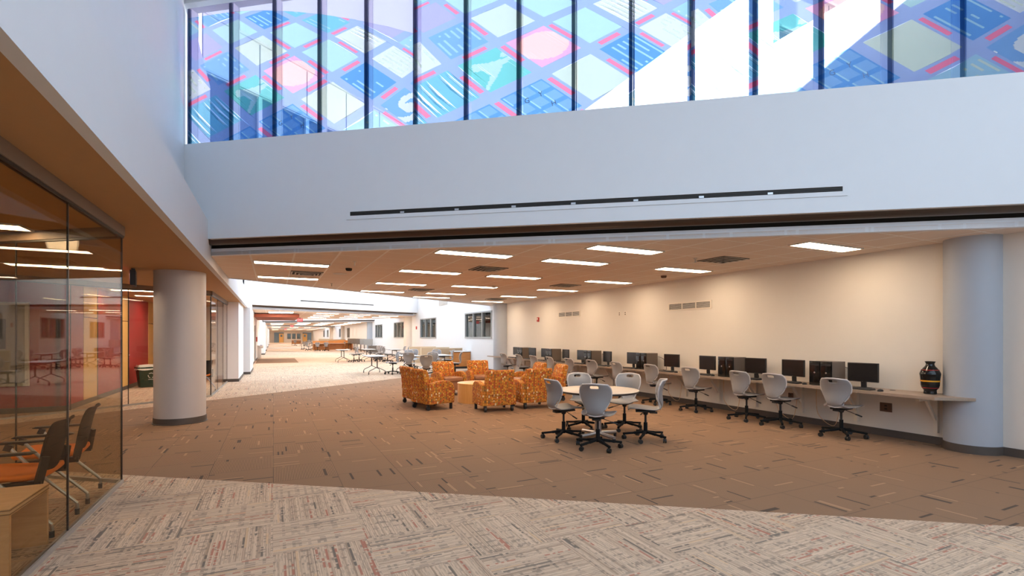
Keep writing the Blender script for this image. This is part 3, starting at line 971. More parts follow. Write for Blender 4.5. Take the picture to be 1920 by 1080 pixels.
for k, x in enumerate((0.2, 6.35)):
    d = group_empty('door_%d' % (5 + k)); d.location = (x, YEND + 0.05, 0)
    off = 1.05 if k == 0 else 0.0
    mb = MB().box(off + 0.02, off + 1.0, 0, 0.05, 0.01, 1.35).box(off + 0.02, off + 0.3, 0, 0.05, 1.35, 1.85).box(off + 0.72, off + 1.0, 0, 0.05, 1.35, 1.85).box(off + 0.02, off + 1.0, 0, 0.05, 1.85, 2.1)
    mb.build('leaf', M['door'], d)
    MB().box(0, 0.03, 0, 0.1, 0, 2.4).box(1.02, 1.05, 0, 0.1, 0, 2.4).box(1.92, 1.95, 0, 0.1, 0, 2.4).box(0, 1.95, 0, 0.1, 2.12, 2.18).build('frame', M['edge'], d)
for k in range(3):
    w = group_empty('window_%d' % (10 + k)); w.location = (3.0 + k * 1.05, YEND + 0.02, 0.85)
    MB().box(0, 0.8, 0, 0.1, 0, 0.05).box(0, 0.8, 0, 0.1, 1.25, 1.3).box(0, 0.05, 0, 0.1, 0.05, 1.25).box(0.75, 0.8, 0, 0.1, 0.05, 1.25).build('frame', M['edge'], w)
    MB().box(0.05, 0.75, 0.04, 0.05, 0.05, 1.25).build('pane', M['pane'], w)

# -------- free-standing column on the left
p = group_empty('column'); p.location = (-1.52, 10.72, 0)
MB().lathe([(0.40, 0.11), (0.40, SOF)], 48).build('shaft', M['column'], p)
MB().lathe([(0.425, 0), (0.425, 0.012), (0.41, 0.014), (0.41, 0.11), (0.40, 0.11)], 48).build('baseboard', M['base'], p)
for f in (C1F, C2F, C3F, C4F):
    R, L = frame_on((XF, f(XF)), (XR, f(XR)))
    struct(MB().box(0, L, -0.1, 0.0, CEIL, 4.25).xf(R).build('wall_parapet', M['white']))

# ================================================================== CEILING THINGS
def ceiling_light(x, y, label, group, mat, z=CEIL, size=(1.24, 0.29)):
    t = thing('ceiling_light', label, 'ceiling light', (x, y, z), 0, group)
    w, h = size[0] / 2, size[1] / 2
    MB().box(-w, w, -h, h, -0.014, -0.004).build('diffuser', mat, t)
    e = 0.022
    MB().box(-w - e, w + e, h, h + e, -0.018, 0).box(-w - e, w + e, -h - e, -h, -0.018, 0).box(-w - e, -w, -h, h, -0.018, 0).box(w, w + e, -h, h, -0.018, 0).build('frame', M['vent'], t)
    return t
rows = {0.32: ('leftmost row', [9.91, 12.33]), 2.93: ('second row from the left', [7.44, 9.92, 12.50, 14.86]),
        4.87: ('third row from the left', [6.06, 7.45, 9.95, 12.34, 14.78, 16.35]), 7.40: ('row beside the right wall', [4.56, 7.40, 9.85, 12.25, 14.76, 17.43])}
for x, (nm, ys) in rows.items():
    for k, y in enumerate(ys):
        ceiling_light(x, y, '%s strip light of the %s in the near ceiling' % (ORD[k], nm), 'strip lights of the near ceiling', M['lamp'])
def light_field(f0, f1, xs, dy, name, y_off, mat):
    for r, x in enumerate(xs):
        lo, hi = f0(x) + 0.6, f1(x) - 0.6
        y = lo + y_off; k = 0
        while y < hi:
            ceiling_light(x, y, '%s strip light in %s, %s row from the left' % (ORD[k], name, ORD[r].replace('nearest', 'first')), 'strip lights of ' + name, mat)
            y += dy; k += 1
light_field(B2, C2F, [2.9, 4.9, 6.9], 2.6, 'the second low ceiling', 0.8, M['lamp2'])
for k, y in enumerate((30.0, 31.2, 39.5, 41.0)):
    ceiling_light(0.4, y, '%s strip light by the red soffit in the second low ceiling' % ORD[k], 'strip lights of the second low ceiling', M['lamp2'])
light_field(B3, C3F, [0.4, 2.9, 4.9, 7.2], 3.2, 'the third low ceiling', 0.6, M['lamp2'])
light_field(B4, C4F, [0.4, 2.9, 4.9, 7.2], 3.6, 'the fourth low ceiling', 1.0, M['lamp2'])
light_field(B5, lambda x: YEND - 1, [0.4, 2.9, 4.9, 7.2], 3.6, 'the last low ceiling', 1.0, M['lamp2'])
# the left rooms and the walkway
for (x, y, lab) in ((-3.3, 3.9, 'strip light in the near glass room, above the wooden bench table'), (-3.0, 7.0, 'strip light in the near glass room, behind the orange seats'),
                    (-3.0, 15.4, 'nearest strip light in the far glass room, left of the column'), (-2.9, 17.3, 'middle strip light in the far glass room'),
                    (-2.8, 19.4, 'rear strip light in the far glass room, above the green bin'), (-4.9, 15.6, 'strip light above the framed board'), (-3.2, 10.6, 'strip light over the walkway between the glass rooms')):
    ceiling_light(x, y, lab, 'strip lights of the left rooms', M['lamp'], SOF)

def air_vent(x, y, label):
    t = thing('ceiling_vent', label, 'air vent', (x, y, CEIL), 0, 'square vents in the near ceiling')
    MB().box(-0.31, 0.31, -0.29, 0.29, -0.010, 0).build('backing', M['ventdark'], t)
    for k, h in enumerate((0.305, 0.235, 0.165, 0.095)):
        w, z = 0.028, -0.012 - 0.012 * k
        MB().box(-h, h, h * 0.95 - w, h * 0.95, z - 0.004, z).box(-h, h, -h * 0.95, -h * 0.95 + w, z - 0.004, z).box(-h, -h + w, -h * 0.95, h * 0.95, z - 0.004, z).box(h - w, h, -h * 0.95, h * 0.95, z - 0.004, z).build('louvre_ring', M['vent'], t)
    return t
for x, y, l in ((0.64, 11.27, 'square louvred vent between the two leftmost strip lights'), (3.83, 8.99, 'square louvred vent between the second and third light rows, near'),
                (7.05, 6.13, 'largest looking square louvred vent, right of the near ceiling'), (6.9, 11.04, 'square louvred vent mid ceiling by the right wall'),
                (3.82, 13.86, 'small looking square louvred vent far back left of centre'), (7.2, 16.2, 'farthest square louvred vent, above the window wall column')):
    air_vent(x, y, l)
def small_ceiling(name, x, y, label, cat, prof, mat, z=CEIL):
    t = thing(name, label, cat, (x, y, z))
    MB().lathe(prof, 16).build('body', mat, t)
    return t
smoke = [(0.001, -0.05), (0.045, -0.05), (0.06, -0.035), (0.065, 0.0)]
sprk = [(0.001, -0.075), (0.022, -0.075), (0.022, -0.07), (0.008, -0.065), (0.010, -0.02), (0.028, -0.012), (0.035, 0)]
small_ceiling('smoke_detector', 1.34, 10.12, 'round smoke detector right of the leftmost light', 'smoke detector', smoke, M['ventdark'])
small_ceiling('smoke_detector', 5.27, 11.99, 'round smoke detector at the end of a strip light mid ceiling', 'smoke detector', smoke, M['plate'])
small_ceiling('smoke_detector', 7.76, 8.34, 'round smoke detector just below the right row near the wall', 'smoke detector', smoke, M['brownplate'])
small_ceiling('sprinkler', 1.31, 9.13, 'small sprinkler head near the shutter left of the ceiling', 'sprinkler', sprk, M['vent'])
small_ceiling('sprinkler', 1.33, 13.2, 'small sprinkler head near the far edge of the ceiling, left', 'sprinkler', sprk, M['vent'])
small_ceiling('sprinkler', 6.49, 6.22, 'small sprinkler head left of the largest vent', 'sprinkler', sprk, M['vent'])
small_ceiling('sprinkler', -1.9, 12.0, 'small sprinkler head under the soffit left of the column', 'sprinkler', sprk, M['vent'], SOF)
small_ceiling('speaker_grille', 1.28, 11.06, 'flat round speaker grille beside the leftmost vent', 'speaker', [(0.001, -0.01), (0.14, -0.01), (0.15, 0.0)], M['vent'])

def exit_sign(x, y, z, rz, label, lit=True):
    t = thing('exit_sign', label, 'exit sign', (x, y, z), rz, 'red exit signs')
    MB().box(-0.20, 0.20, -0.04, 0.04, -0.30, -0.04).bevel(0.008, 1).build('housing', M['black'], t)
    MB().box(-0.03, 0.03, -0.025, 0.025, -0.04, 0).build('mount', M['black'], t)
    MB().box(-0.18, 0.18, -0.0412, -0.039, -0.28, -0.06).build('face', M['redglow'], t)
    text_mesh('letters', 'EXIT', 0.17, M['exitletters'], Matrix.Translation((0, -0.0422, -0.17)) @ Matrix.Rotation(PI / 2, 4, 'X'), t)
    return t
exit_sign(-2.17, 10.5, SOF, -PI / 2 + 0.16, 'black exit sign seen edge on, hanging from the soffit left of the column')
exit_sign(1.75, 38.9, CEIL - 0.0, 0, 'red exit sign by the red soffit, nearest in the hall')
exit_sign(2.0, 64.0, CEIL, 0, 'red exit sign second in line down the hall')
exit_sign(1.9, 92.5, CEIL, 0, 'red exit sign farthest down the hall')

# ================================================================== CHAIRS
def lerp_pts(P, n):
    """Catmull-Rom through P"""
    out = []
    m = len(P) - 1
    for k in range(n + 1):
        t = k / n * m; i = min(int(t), m - 1); f = t - i
        p0, p1, p2, p3 = P[max(i - 1, 0)], P[i], P[i + 1], P[min(i + 2, m)]
        out.append(tuple(0.5 * (2 * b + (c - a) * f + (2 * a - 5 * b + 4 * c - d) * f * f + (3 * b - a - 3 * c + d) * f ** 3) for a, b, c, d in zip(p0, p1, p2, p3)))
    return out
def bake(o, *mods):
    for kind, kw in mods:
        m = o.modifiers.new(kind, kind)
        for k, v in kw.items(): setattr(m, k, v)
    bpy.context.view_layer.update()
    me = bpy.data.meshes.new_from_object(o.evaluated_get(bpy.context.evaluated_depsgraph_get()))
    o.modifiers.clear(); old = o.data; o.data = me; me.name = o.name
    bpy.data.meshes.remove(old)
    for p in me.polygons: p.use_smooth = True
    return o
def shell_mesh(parent, mat):
    P = [(.245, .425, .17), (.215, .452, .215), (.12, .455, .232), (.0, .445, .225), (-.10, .438, .20), (-.165, .442, .155), (-.215, .470, .100), (-.236, .53, .118), (-.230, .61, .166),
         (-.226, .69, .200), (-.240, .77, .206), (-.268, .83, .188), (-.296, .872, .150)]
    rowsP = lerp_pts(P, 36)
    NX = 14
    bm = bmesh.new(); grid = []
    for i, (y, z, w) in enumerate(rowsP):
        t = i / 36
        row = []
        for k in range(NX + 1):
            a = -1 + 2 * k / NX
            x = w * a
            if t > 0.55:
                q = min(1, (t - 0.5) / 0.2)
                yy, zz = y + q * (0.07 * a * a), z + (0.004 - 0.016 * a * a if t > 0.97 else 0)
            else:
                yy, zz = y, z + 0.020 * a * a * min(1, max(0, 1 - (t / 0.5) ** 6)) + (0.0 if t < 0.4 else (t - 0.4) * 0.25 * a * a)
            row.append(bm.verts.new((x, yy, zz)))
        grid.append(row)
    for i in range(36):
        for k in range(NX):
            if 32 <= i <= 33 and 5 <= k <= 8: continue          # the hand hole
            bm.faces.new((grid[i][k], grid[i][k + 1], grid[i + 1][k + 1], grid[i + 1][k]))
    bmesh.ops.recalc_face_normals(bm, faces=bm.faces)
    me = bpy.data.meshes.new('seat_shell'); bm.to_mesh(me); bm.free(); me.materials.append(mat)
    o = bpy.data.objects.new('seat_shell', me); COL.objects.link(o); o.parent = parent
    return bake(o, ('SOLIDIFY', dict(thickness=0.014, offset=0.0, use_rim=True)), ('SUBSURF', dict(levels=1, render_levels=1)))
def rim_mesh(parent, mat):
    # the thick lip round the back
    P = [(-.215, .470, .100), (-.236, .53, .118), (-.230, .61, .166), (-.226, .69, .200), (-.240, .77, .206), (-.268, .83, .188), (-.296, .872, .150)]
    S = lerp_pts(P, 16)
    L = [(-w, y + min(1, .3 + i / 6) * .07, z - (.012 if i == 16 else 0)) for i, (y, z, w) in enumerate(S)]
    top = [(w * a, -.296 + .07 * a * a, .874 - .016 * a * a) for a, w in [(-1 + 2 * k / 8, .150) for k in range(1, 8)]]
    Rr = [(-x, y, z) for x, y, z in reversed(L)]
    pts = L + top + Rr + [(.06, -.205, .455), (0, -.205, .447), (-.06, -.205, .455), L[0]]
    return MB().tube(pts, 0.0095, 8).build('rim', mat, parent)
def caster_mb(x, y, r=0.03):
    mb = MB()
    a = math.atan2(y, x) + 0.6
    for s in (-1, 1):
        c = Vector((x + s * 0.013 * math.cos(a), y + s * 0.013 * math.sin(a), r)); ax = Vector((math.cos(a), math.sin(a), 0)) * 0.009
        mb.tube([c - ax, c + ax], r, 14)
    mb.box(x - 0.012, x + 0.012, y - 0.012, y + 0.012, r, r + 0.04)
    return mb
SCH = 1.05
def scale_tree(root, s):
    done = set()
    for ch in root.children_recursive:
        if ch.type == 'MESH' and ch.data not in done:
            ch.data.transform(Matrix.Scale(s, 4)); done.add(ch.data)
def make_task_chair(label, mat, rim, name='task_chair'):
    t = thing(name, label, 'chair')
    shell_mesh(t, mat)
    rim_mesh(t, rim)
    MB().box(-0.10, 0.10, -0.13, 0.14, 0.405, 0.432).box(-0.05, 0.05, -0.16, -0.05, 0.385, 0.41).bevel(0.006, 1).build('seat_mount', M['black'], t)
    MB().tube([(0, 0, 0.24), (0, 0, 0.41)], 0.016, 14).tube([(0, 0, 0.36), (0, 0, 0.41)], 0.03, 14, 0.045).build('gas_column', M['black'], t)
    MB().tube([(0, 0, 0.085), (0, 0, 0.25)], 0.027, 16).build('column_sleeve', M['blacksoft'], t)
    MB().tube([(0.05, 0.02, 0.395), (0.17, 0.04, 0.35)], 0.005, 8).tube([(0.17, 0.04, 0.35), (0.25, 0.055, 0.322)], 0.010, 10).build('lever', M['black'], t)
    for k in range(5):
        a = 2 * PI * k / 5 + 0.35
        ex, ey = math.cos(a) * 0.30, math.sin(a) * 0.30
        mb = MB().bar((math.cos(a) * 0.02, math.sin(a) * 0.02, 0.115), (ex * 0.55, ey * 0.55, 0.095), 0.036, 0.034).bar((ex * 0.5, ey * 0.5, 0.097), (ex * 1.06, ey * 1.06, 0.078), 0.030, 0.028).bevel(0.004, 1)
        lg = mb.build('base_leg', M['blacksoft'], t)
        caster_mb(ex, ey).build('caster', M['caster'], lg)
    scale_tree(t, SCH)
    return t
M['rimlight'] = plain('shell_rim_highlight', (0.56, 0.53, 0.52), 0.4)  # lip lighter than the shell: its highlight is put into the colour
first_chair = make_task_chair('x', M['shell'], M['rimlight'])
used = [False]
def put_chair(x, y, face, label, group=None, proto=None):
    """face: bearing the sitter looks to, 0 = down the hall, clockwise"""
    rz = -face
    if proto is None and not used[0]:
        used[0] = True
        first_chair.location = (x, y, 0); first_chair.rotation_euler = (0, 0, rz); first_chair['label'] = label
        if group: first_chair['group'] = group
        return first_chair
    return dup(proto or first_chair, (x, y, 0), rz, label, group)
rad = math.radians
# five round the round table
TBX, TBY = 4.46, 6.20
put_chair(3.97, 6.40, rad(88), 'grey shell chair left of the round table, its back to the armchairs', 'chairs round the round table')
put_chair(4.07, 5.66, rad(46), 'grey shell chair in front of the round table, its back to the camera', 'chairs round the round table')
put_chair(5.04, 5.80, rad(-52), 'grey shell chair on casters at the right of the round table, seen from its side', 'chairs round the round table')
put_chair(5.30, 6.62, rad(-122), 'grey shell chair behind the round table on the right, facing the camera', 'chairs round the round table')
put_chair(4.70, 6.95, rad(-168), 'grey shell chair behind the round table, only its top above the table', 'chairs round the round table')
# twelve at the counter
cy = [4.66, 5.68, 6.36, 7.58, 8.74, 9.97, 11.08, 12.18, 13.28, 14.38, 15.42, 16.74]
for k, y in enumerate(cy):
    put_chair(7.93, y, rad(88 + (k * 37 % 11) - 5), '%s grey shell chair along the wall counter, counting from the vase' % ORD[k].replace('nearest', 'first'), 'chairs along the wall counter')

# ================================================================== ROUND TABLE
t = thing('round_table', 'round beige table with a dark edge and steel column, five chairs round it', 'table', (TBX, TBY, 0))
MB().lathe([(0.001, 0.745), (0.605, 0.745), (0.61, 0.741)], 64).build('tabletop', M['laminate'], t)
MB().lathe([(0.61, 0.741), (0.612, 0.73), (0.60, 0.712), (0.001, 0.712)], 64).build('edge_band', M['edge'], t)
MB().tube([(0, 0, 0.05), (0, 0, 0.69)], 0.052, 24).build('column', M['steel'], t)
MB().lathe([(0.0, 0.70), (0.16, 0.705), (0.16, 0.69), (0.06, 0.66)], 24).build('top_plate', M['black'], t)
for k in range(4):
    a = PI / 2 * k + 0.1
    lg = MB().tube([(math.cos(a) * 0.04, math.sin(a) * 0.04, 0.085), (math.cos(a) * 0.36, math.sin(a) * 0.36, 0.065)], 0.026, 14).build('foot', M['steel'], t)
    MB().tube([(math.cos(a) * 0.35, math.sin(a) * 0.35, 0.0), (math.cos(a) * 0.35, math.sin(a) * 0.35, 0.05)], 0.024, 12).build('glide', M['black'], lg)

# ================================================================== ARMCHAIRS AND DRUM TABLE
def make_armchair(label):
    t = thing('armchair', label, 'armchair')
    cl = M['cloth']
    # sides: low arms whose top runs level and rounds over at the front
    arm = [(-0.34, 0.13), (0.37, 0.13), (0.38, 0.40), (0.36, 0.50), (0.31, 0.565), (0.22, 0.605), (0.08, 0.618), (-0.10, 0.60), (-0.30, 0.56)]
    for s in (-1, 1):
        MB().profx(arm, s * 0.29, s * 0.405).bevel(0.028, 3, 50).build('arm', cl, t)
    back = [(-0.20, 0.13), (-0.36, 0.13), (-0.385, 0.36), (-0.40, 0.60), (-0.45, 0.80), (-0.455, 0.845), (-0.42, 0.868), (-0.36, 0.86), (-0.30, 0.80), (-0.215, 0.55), (-0.17, 0.40)]
    b = MB().profx(back, -0.305, 0.305).bevel(0.022, 3, 50)
    for v in b.bm.verts:                                   # the back widens to its top and is slightly hollow
        if v.co.z > 0.45: v.co.x *= 1 + 0.12 * (v.co.z - 0.45)
        if v.co.z > 0.8: v.co.z -= 0.02 * (1 - (abs(v.co.x) / 0.31) ** 2)
    b.build('back', cl, t)
    MB().tube([(-0.30, -0.392, 0.365), (0, -0.400, 0.350), (0.30, -0.392, 0.365)], 0.007, 8).build('seam_piping', cl, t)
    MB().box(-0.285, 0.285, -0.20, 0.385, 0.36, 0.475).bevel(0.045, 4).build('seat_cushion', M['vinyl'], t)
    MB().box(-0.288, 0.288, -0.19, 0.335, 0.14, 0.365).bevel(0.012, 2).build('front_panel', M['vinyl'], t)
    for s in (-1, 1):
        MB().box(s * 0.34 - 0.025, s * 0.34 + 0.025, 0.28, 0.335, 0, 0.14).build('front_leg', M['black'], t)
        c = MB()
        c.tube([(s * 0.31 - 0.022, -0.30, 0.05), (s * 0.31 + 0.022, -0.30, 0.05)], 0.05, 16).box(s * 0.31 - 0.03, s * 0.31 + 0.03, -0.325, -0.275, 0.07, 0.14)
        c.build('rear_caster', M['caster'], t)
    for ch in t.children_recursive:
        ch.data.transform(Matrix.Diagonal((0.95, 0.89, 1.0, 1)))
    return t
ac = make_armchair('x')
spots = [(4.21, 9.55, 4, 'orange patterned armchair in front, its back to the camera, beside the drum table'),
         (5.15, 9.62, 2, 'orange patterned armchair with its back to the camera, just left of the round table chairs'),
         (3.10, 10.38, 76, 'orange patterned armchair at the left of the ring, its side panel towards the camera'),
         (3.09, 11.26, 80, 'orange patterned armchair farthest left, mostly hidden by its neighbour'),
         (4.22, 12.62, 172, 'orange patterned armchair at the back left of the ring, facing the camera'),
         (5.22, 12.78, 186, 'orange patterned armchair at the back right of the ring, facing the camera'),
         (6.02, 11.45, -84, 'orange patterned armchair at the right of the ring, the farther of that pair'),
         (6.08, 10.50, -80, 'orange patterned armchair at the right of the ring, nearer of that pair')]
for k, (x, y, a, lab) in enumerate(spots):
    if k == 0:
        ac.location = (x, y, 0); ac.rotation_euler = (0, 0, -rad(a)); ac['label'] = lab; ac['group'] = 'armchairs in the ring'
    else:
        dup(ac, (x, y, 0), -rad(a), lab, 'armchairs in the ring')
t = thing('drum_table', 'honey wood drum table in the middle of the armchairs', 'table', (4.42, 10.95, 0))
MB().lathe([(0.50, 0.0), (0.50, 0.42)], 56).build('body', M['drum'], t)
MB().lathe([(0.001, 0.455), (0.50, 0.455), (0.508, 0.45), (0.508, 0.425), (0.50, 0.42)], 56).build('tabletop', M['drum'], t)

# ================================================================== WALL COUNTER
ct = thing('counter', 'long grey brown wall counter carrying the computers and the vase', 'counter', (0, 0, 0))
y0, y1, xf, zt = 3.55, 18.75, 7.95, 0.74
poly = [(xf, y0), (8.37, 3.40), (8.37, 3.55), (8.20, 3.62), (XR - 0.001, 3.70), (XR - 0.001, 18.15), (8.22, 18.3), (8.15, 18.62), (8.22, 18.84), (8.28, 19.0), (xf + 0.12, 18.95)]
MB().prism([(xf, 3.47), (8.32, 3.18), (8.50, 3.25), (XR - 0.002, 3.60), (XR - 0.002, 18.16), (8.30, 18.16), (8.15, 18.5), (8.15, 19.0), (xf + 0.12, 19.05)], zt - 0.04, zt).build('worktop', M['counter'], ct)
for k, y in enumerate((3.72, 4.80, 5.72, 6.66, 7.55, 8.48, 9.4, 10.3, 11.2, 12.1, 13.0, 13.9, 14.8, 15.7, 16.6, 17.5)):
    mb = MB().box(XR - 0.055, XR - 0.002, y - 0.025, y + 0.025, 0.17, zt - 0.04)
    mb.box(xf + 0.12, XR - 0.05, y - 0.025, y + 0.025, zt - 0.09, zt - 0.04)
    mb.bar((XR - 0.05, y, 0.36), (XR - 0.30, y, zt - 0.08), 0.03, 0.045)
    mb.build('bracket', M['plate'], ct)
for k, y in enumerate((4.2, 6.05, 8.1, 10.6)):
    MB().lathe([(0.001, 0.004), (0.035, 0.004), (0.04, 0.0)], 16, (8.42, y, zt)).build('cable_grommet', M['black'], ct)

# vase
vz = thing('vase', 'black glazed vase with red and gold bands at the right end of the counter', 'vase', (8.36, 3.70, zt))
prof = [(0.001, 0.0), (0.105, 0.0), (0.105, 0.055), (0.13, 0.085), (0.155, 0.13), (0.16, 0.20), (0.17, 0.27), (0.176, 0.30), (0.155, 0.345), (0.12, 0.385), (0.085, 0.415), (0.072, 0.44), (0.072, 0.455), (0.088, 0.478), (0.092, 0.485), (0.078, 0.482), (0.06, 0.45), (0.06, 0.40)]
prof = [(r * 0.68, z * 0.95) for r, z in prof]
pp = lerp_pts(prof, 60)
MB().lathe([p[:2] for p in pp], 40).build('body', M['gloss'], vz)
def vband(z0, z1, mat, nm):
    q = [p for p in pp[6:46] if z0 <= p[1] <= z1]
    MB().lathe([(q[0][0], q[0][1])] + [(p[0] + 0.003, p[1]) for p in q] + [(q[-1][0], q[-1][1])], 40).build(nm, mat, vz)
vband(0.328, 0.353, plain('red_glaze', (0.25, 0.03, 0.025), 0.15), 'red_band')
vband(0.176, 0.214, plain('gold_glaze', (0.75, 0.36, 0.03), 0.15), 'gold_band')
vband(0.081, 0.102, plain('red_glaze_low', (0.30, 0.02, 0.03), 0.15), 'red_band')

# computers: monitors, pairs of towers, keyboards, mice, leads
def make_monitor(label):
    t = thing('monitor', label, 'monitor')
    MB().box(-0.215, 0.215, -0.018, 0.022, 0.105, 0.40).bevel(0.006, 2).build('casing', M['black'], t)
    MB().box(-0.203, 0.203, -0.0195, -0.016, 0.118, 0.388).build('screen', M['screen'], t)
    MB().bar((0, 0.03, 0.02), (0, 0.02, 0.20), 0.07, 0.03).build('stand', M['black'], t)
    MB().lathe([(0.001, 0.016), (0.10, 0.014), (0.11, 0.0)], 24, (0, 0.03, 0)).build('foot', M['black'], t)
    MB().box(-0.004, 0.004, -0.0196, -0.0185, 0.109, 0.113).build('power_light', M['steel'], t)
    return t
def make_tower(label):
    t = thing('computer_tower', label, 'computer')
    MB().box(-0.088, 0.088, 0.012, 0.36, 0.008, 0.40).bevel(0.004, 1).build('case', M['tower'], t)
    MB().box(-0.09, 0.09, -0.012, 0.012, 0.004, 0.405).bevel(0.006, 2).build('front_bezel', M['gloss'], t)
    MB().tube([(0.0, -0.0135, 0.215), (0.0, -0.011, 0.215)], 0.014, 16).build('power_button', M['steel'], t)
    MB().box(-0.075, 0.075, -0.0132, -0.012, 0.33, 0.365).build('drive_door', M['black'], t)
    for sx in (-1, 1):
        MB().box(sx * 0.07 - 0.012, sx * 0.07 + 0.012, 0.03, 0.34, 0, 0.009).build('foot', M['black'], t)
    return t
def make_keyboard(label):
    t = thing('keyboard', label, 'keyboard')
    MB().box(-0.22, 0.22, -0.075, 0.075, 0, 0.018).bevel(0.005, 1).build('base', M['black'], t)
    kb = MB()
    for r in range(5):
        for c in range(15):
            x = -0.205 + 0.0285 * c
            kb.box(x, x + 0.023, -0.062 + 0.026 * r, -0.040 + 0.026 * r, 0.018, 0.025)
    kb.build('keys', M['keyboard'], t)
    return t
def make_mouse(label):
    t = thing('mouse', label, 'mouse')
    MB().lathe([(0.032, 0.0), (0.034, 0.012), (0.026, 0.028), (0.010, 0.034), (0.001, 0.035)], 18).xf(Matrix.Diagonal((1, 1.6, 1, 1))).build('body', M['black'], t)
    MB().box(-0.004, 0.004, 0.012, 0.035, 0.026, 0.036).build('wheel', M['steel'], t)
    return t
mon_y = [4.55, 5.70, 6.46, 7.62, 8.66, 10.03, 11.10, 12.36, 13.25, 14.58, 15.48, 16.80]
tow_y = [5.10, 6.99, 9.50, 11.80, 14.0, 16.12]
pm, pt, pk, pu = make_monitor('x'), make_tower('x'), make_keyboard('x'), make_mouse('x')
FACE = PI / 2                      # sitters look towards +x: local +y points to the wall
NUM = [o.replace('nearest', 'first') for o in ORD]
for k, y in enumerate(mon_y):
    rz = -PI / 2 + rad([4, -3, 5, -2, 6, 1, -8, 2, -6, 3, 5, 0][k])
    lab = '%s black flat monitor on the wall counter, counting from the vase' % NUM[k]
    if k == 0:
        pm.location = (8.30, y, zt); pm.rotation_euler = (0, 0, rz); pm['label'] = lab; pm['group'] = 'monitors on the wall counter'
    else: dup(pm, (8.30, y, zt), rz, lab, 'monitors on the wall counter')
    yk, xk = y - 0.02, 8.12
    lab = 'black keyboard in front of the %s monitor, counting from the vase' % NUM[k]
    if k == 0:
        pk.location = (xk, yk, zt); pk.rotation_euler = (0, 0, -PI / 2); pk['label'] = lab; pk['group'] = 'keyboards on the wall counter'
    else: dup(pk, (xk, yk, zt), -PI / 2 + rad((k * 23 % 9) - 4), lab, 'keyboards on the wall counter')
    lab = 'black mouse beside the %s monitor, counting from the vase' % NUM[k]
    if k == 0:
        pu.location = (8.08, y - 0.36, zt); pu.rotation_euler = (0, 0, -PI / 2); pu['label'] = lab; pu['group'] = 'mice on the wall counter'
    else: dup(pu, (8.08 + 0.02 * (k % 3), y - 0.34, zt), -PI / 2 + 0.2, lab, 'mice on the wall counter')
for k, y in enumerate(tow_y):
    for q in (0, 1):
        lab = '%s computer tower of the %s pair on the wall counter, counting from the vase' % (('right', 'left')[q], NUM[k])
        pos = (8.12, y - 0.095 + 0.19 * q, zt)
        if k == 0 and q == 0:
            pt.location = pos; pt.rotation_euler = (0, 0, -PI / 2); pt['label'] = lab; pt['group'] = 'computer towers on the wall counter'
        else: dup(pt, pos, -PI / 2, lab, 'computer towers on the wall counter')
def cable(pts, label, mat=None, r=0.006):
    P = lerp_pts(pts, 8 * (len(pts) - 1))
    o = MB().tube(P, r, 6).build('cable', mat or M['black'])
    tag(o, label, 'cable', 'computer leads')
for k, y in enumerate(tow_y[:4]):
    cable([(8.56, y - 0.1, 1.05), (8.60, y - 0.25, 1.0), (8.58, y - 0.35, 0.88), (8.50, y - 0.45, 0.75), (8.36, y - 0.5, 0.755)], 'black lead looping behind the %s tower pair, counting from the vase' % NUM[k])
for k, y in enumerate((5.35, 6.1, 7.3, 8.9)):
    cable([(8.42, y, 0.70), (8.48, y + 0.05, 0.45), (8.40, y - 0.05, 0.20), (8.50, y - 0.25, 0.06), (8.54, y - 0.32, 0.5)], 'thin tan lead hanging under the counter, %s from the vase end' % NUM[k], M['ply'], 0.005)
# things on the right wall
def grille(y0, y1, z0, z1, label):
    t = thing('wall_vent', label, 'air vent', (XR, y0, z0), 0, 'return grilles on the right wall')
    W, H = y1 - y0, z1 - z0
    MB().box(-0.004, 0, 0, W, 0, H).build('backing', M['ventdark'], t)
    fr = MB().box(-0.016, 0, -0.03, W + 0.03, -0.03, 0.004).box(-0.016, 0, -0.03, W + 0.03, H - 0.004, H + 0.03).box(-0.016, 0, -0.03, 0.01, 0, H).box(-0.016, 0, W - 0.01, W + 0.03, 0, H)
    for k in (1, 2): fr.box(-0.016, 0, W * k / 3 - 0.012, W * k / 3 + 0.012, 0, H)
    fr.build('frame', M['plate'], t)
    sl = MB()
    for k in range(1, 6): sl.box(-0.012, -0.003, 0, W, H * k / 6 - 0.006, H * k / 6 + 0.004)
    sl.build('slat', M['vent'], t)
grille(7.80, 9.05, 2.19, 2.32, 'long white return grille high on the cream wall, the nearer one')
grille(12.91, 14.16, 2.20, 2.33, 'long white return grille high on the cream wall, the farther one')
t = thing('fire_alarm', 'small red fire alarm high on the cream wall near the far column', 'fire alarm', (XR, 15.56, 2.15))
MB().box(-0.05, 0, -0.06, 0.06, -0.08, 0.08).bevel(0.008, 1).build('housing', M['redplastic'], t)
MB().box(-0.056, -0.05, -0.035, 0.035, 0.0, 0.05).build('strobe', M['plate'], t)
def outlet(y, z, label, mat, w=0.06, h=0.06, x=XR):
    t = thing('wall_plate', label, 'wall plate', (x, y, z))
    MB().box(-0.008, 0, -w, w, -h, h).bevel(0.003, 1).build('plate', mat, t)
    MB().box(-0.0095, -0.007, -0.018, 0.018, 0.012, 0.036).box(-0.0095, -0.007, -0.018, 0.018, -0.036, -0.012).build('socket', M['ventdark'], t)
outlet(10.95, 2.17, 'cream wall plate with dark sockets high on the wall, left of its twin', M['plate'], 0.04)
outlet(10.70, 2.17, 'blank looking cream wall plate high on the wall beside the socketed one', M['plate'], 0.05)
outlet(4.38, 0.45, 'brown double outlet under the counter below the vase end', M['brownplate'], 0.085, 0.07)
outlet(5.95, 0.45, 'brown outlet under the counter behind the third chair', M['brownplate'], 0.05, 0.06)
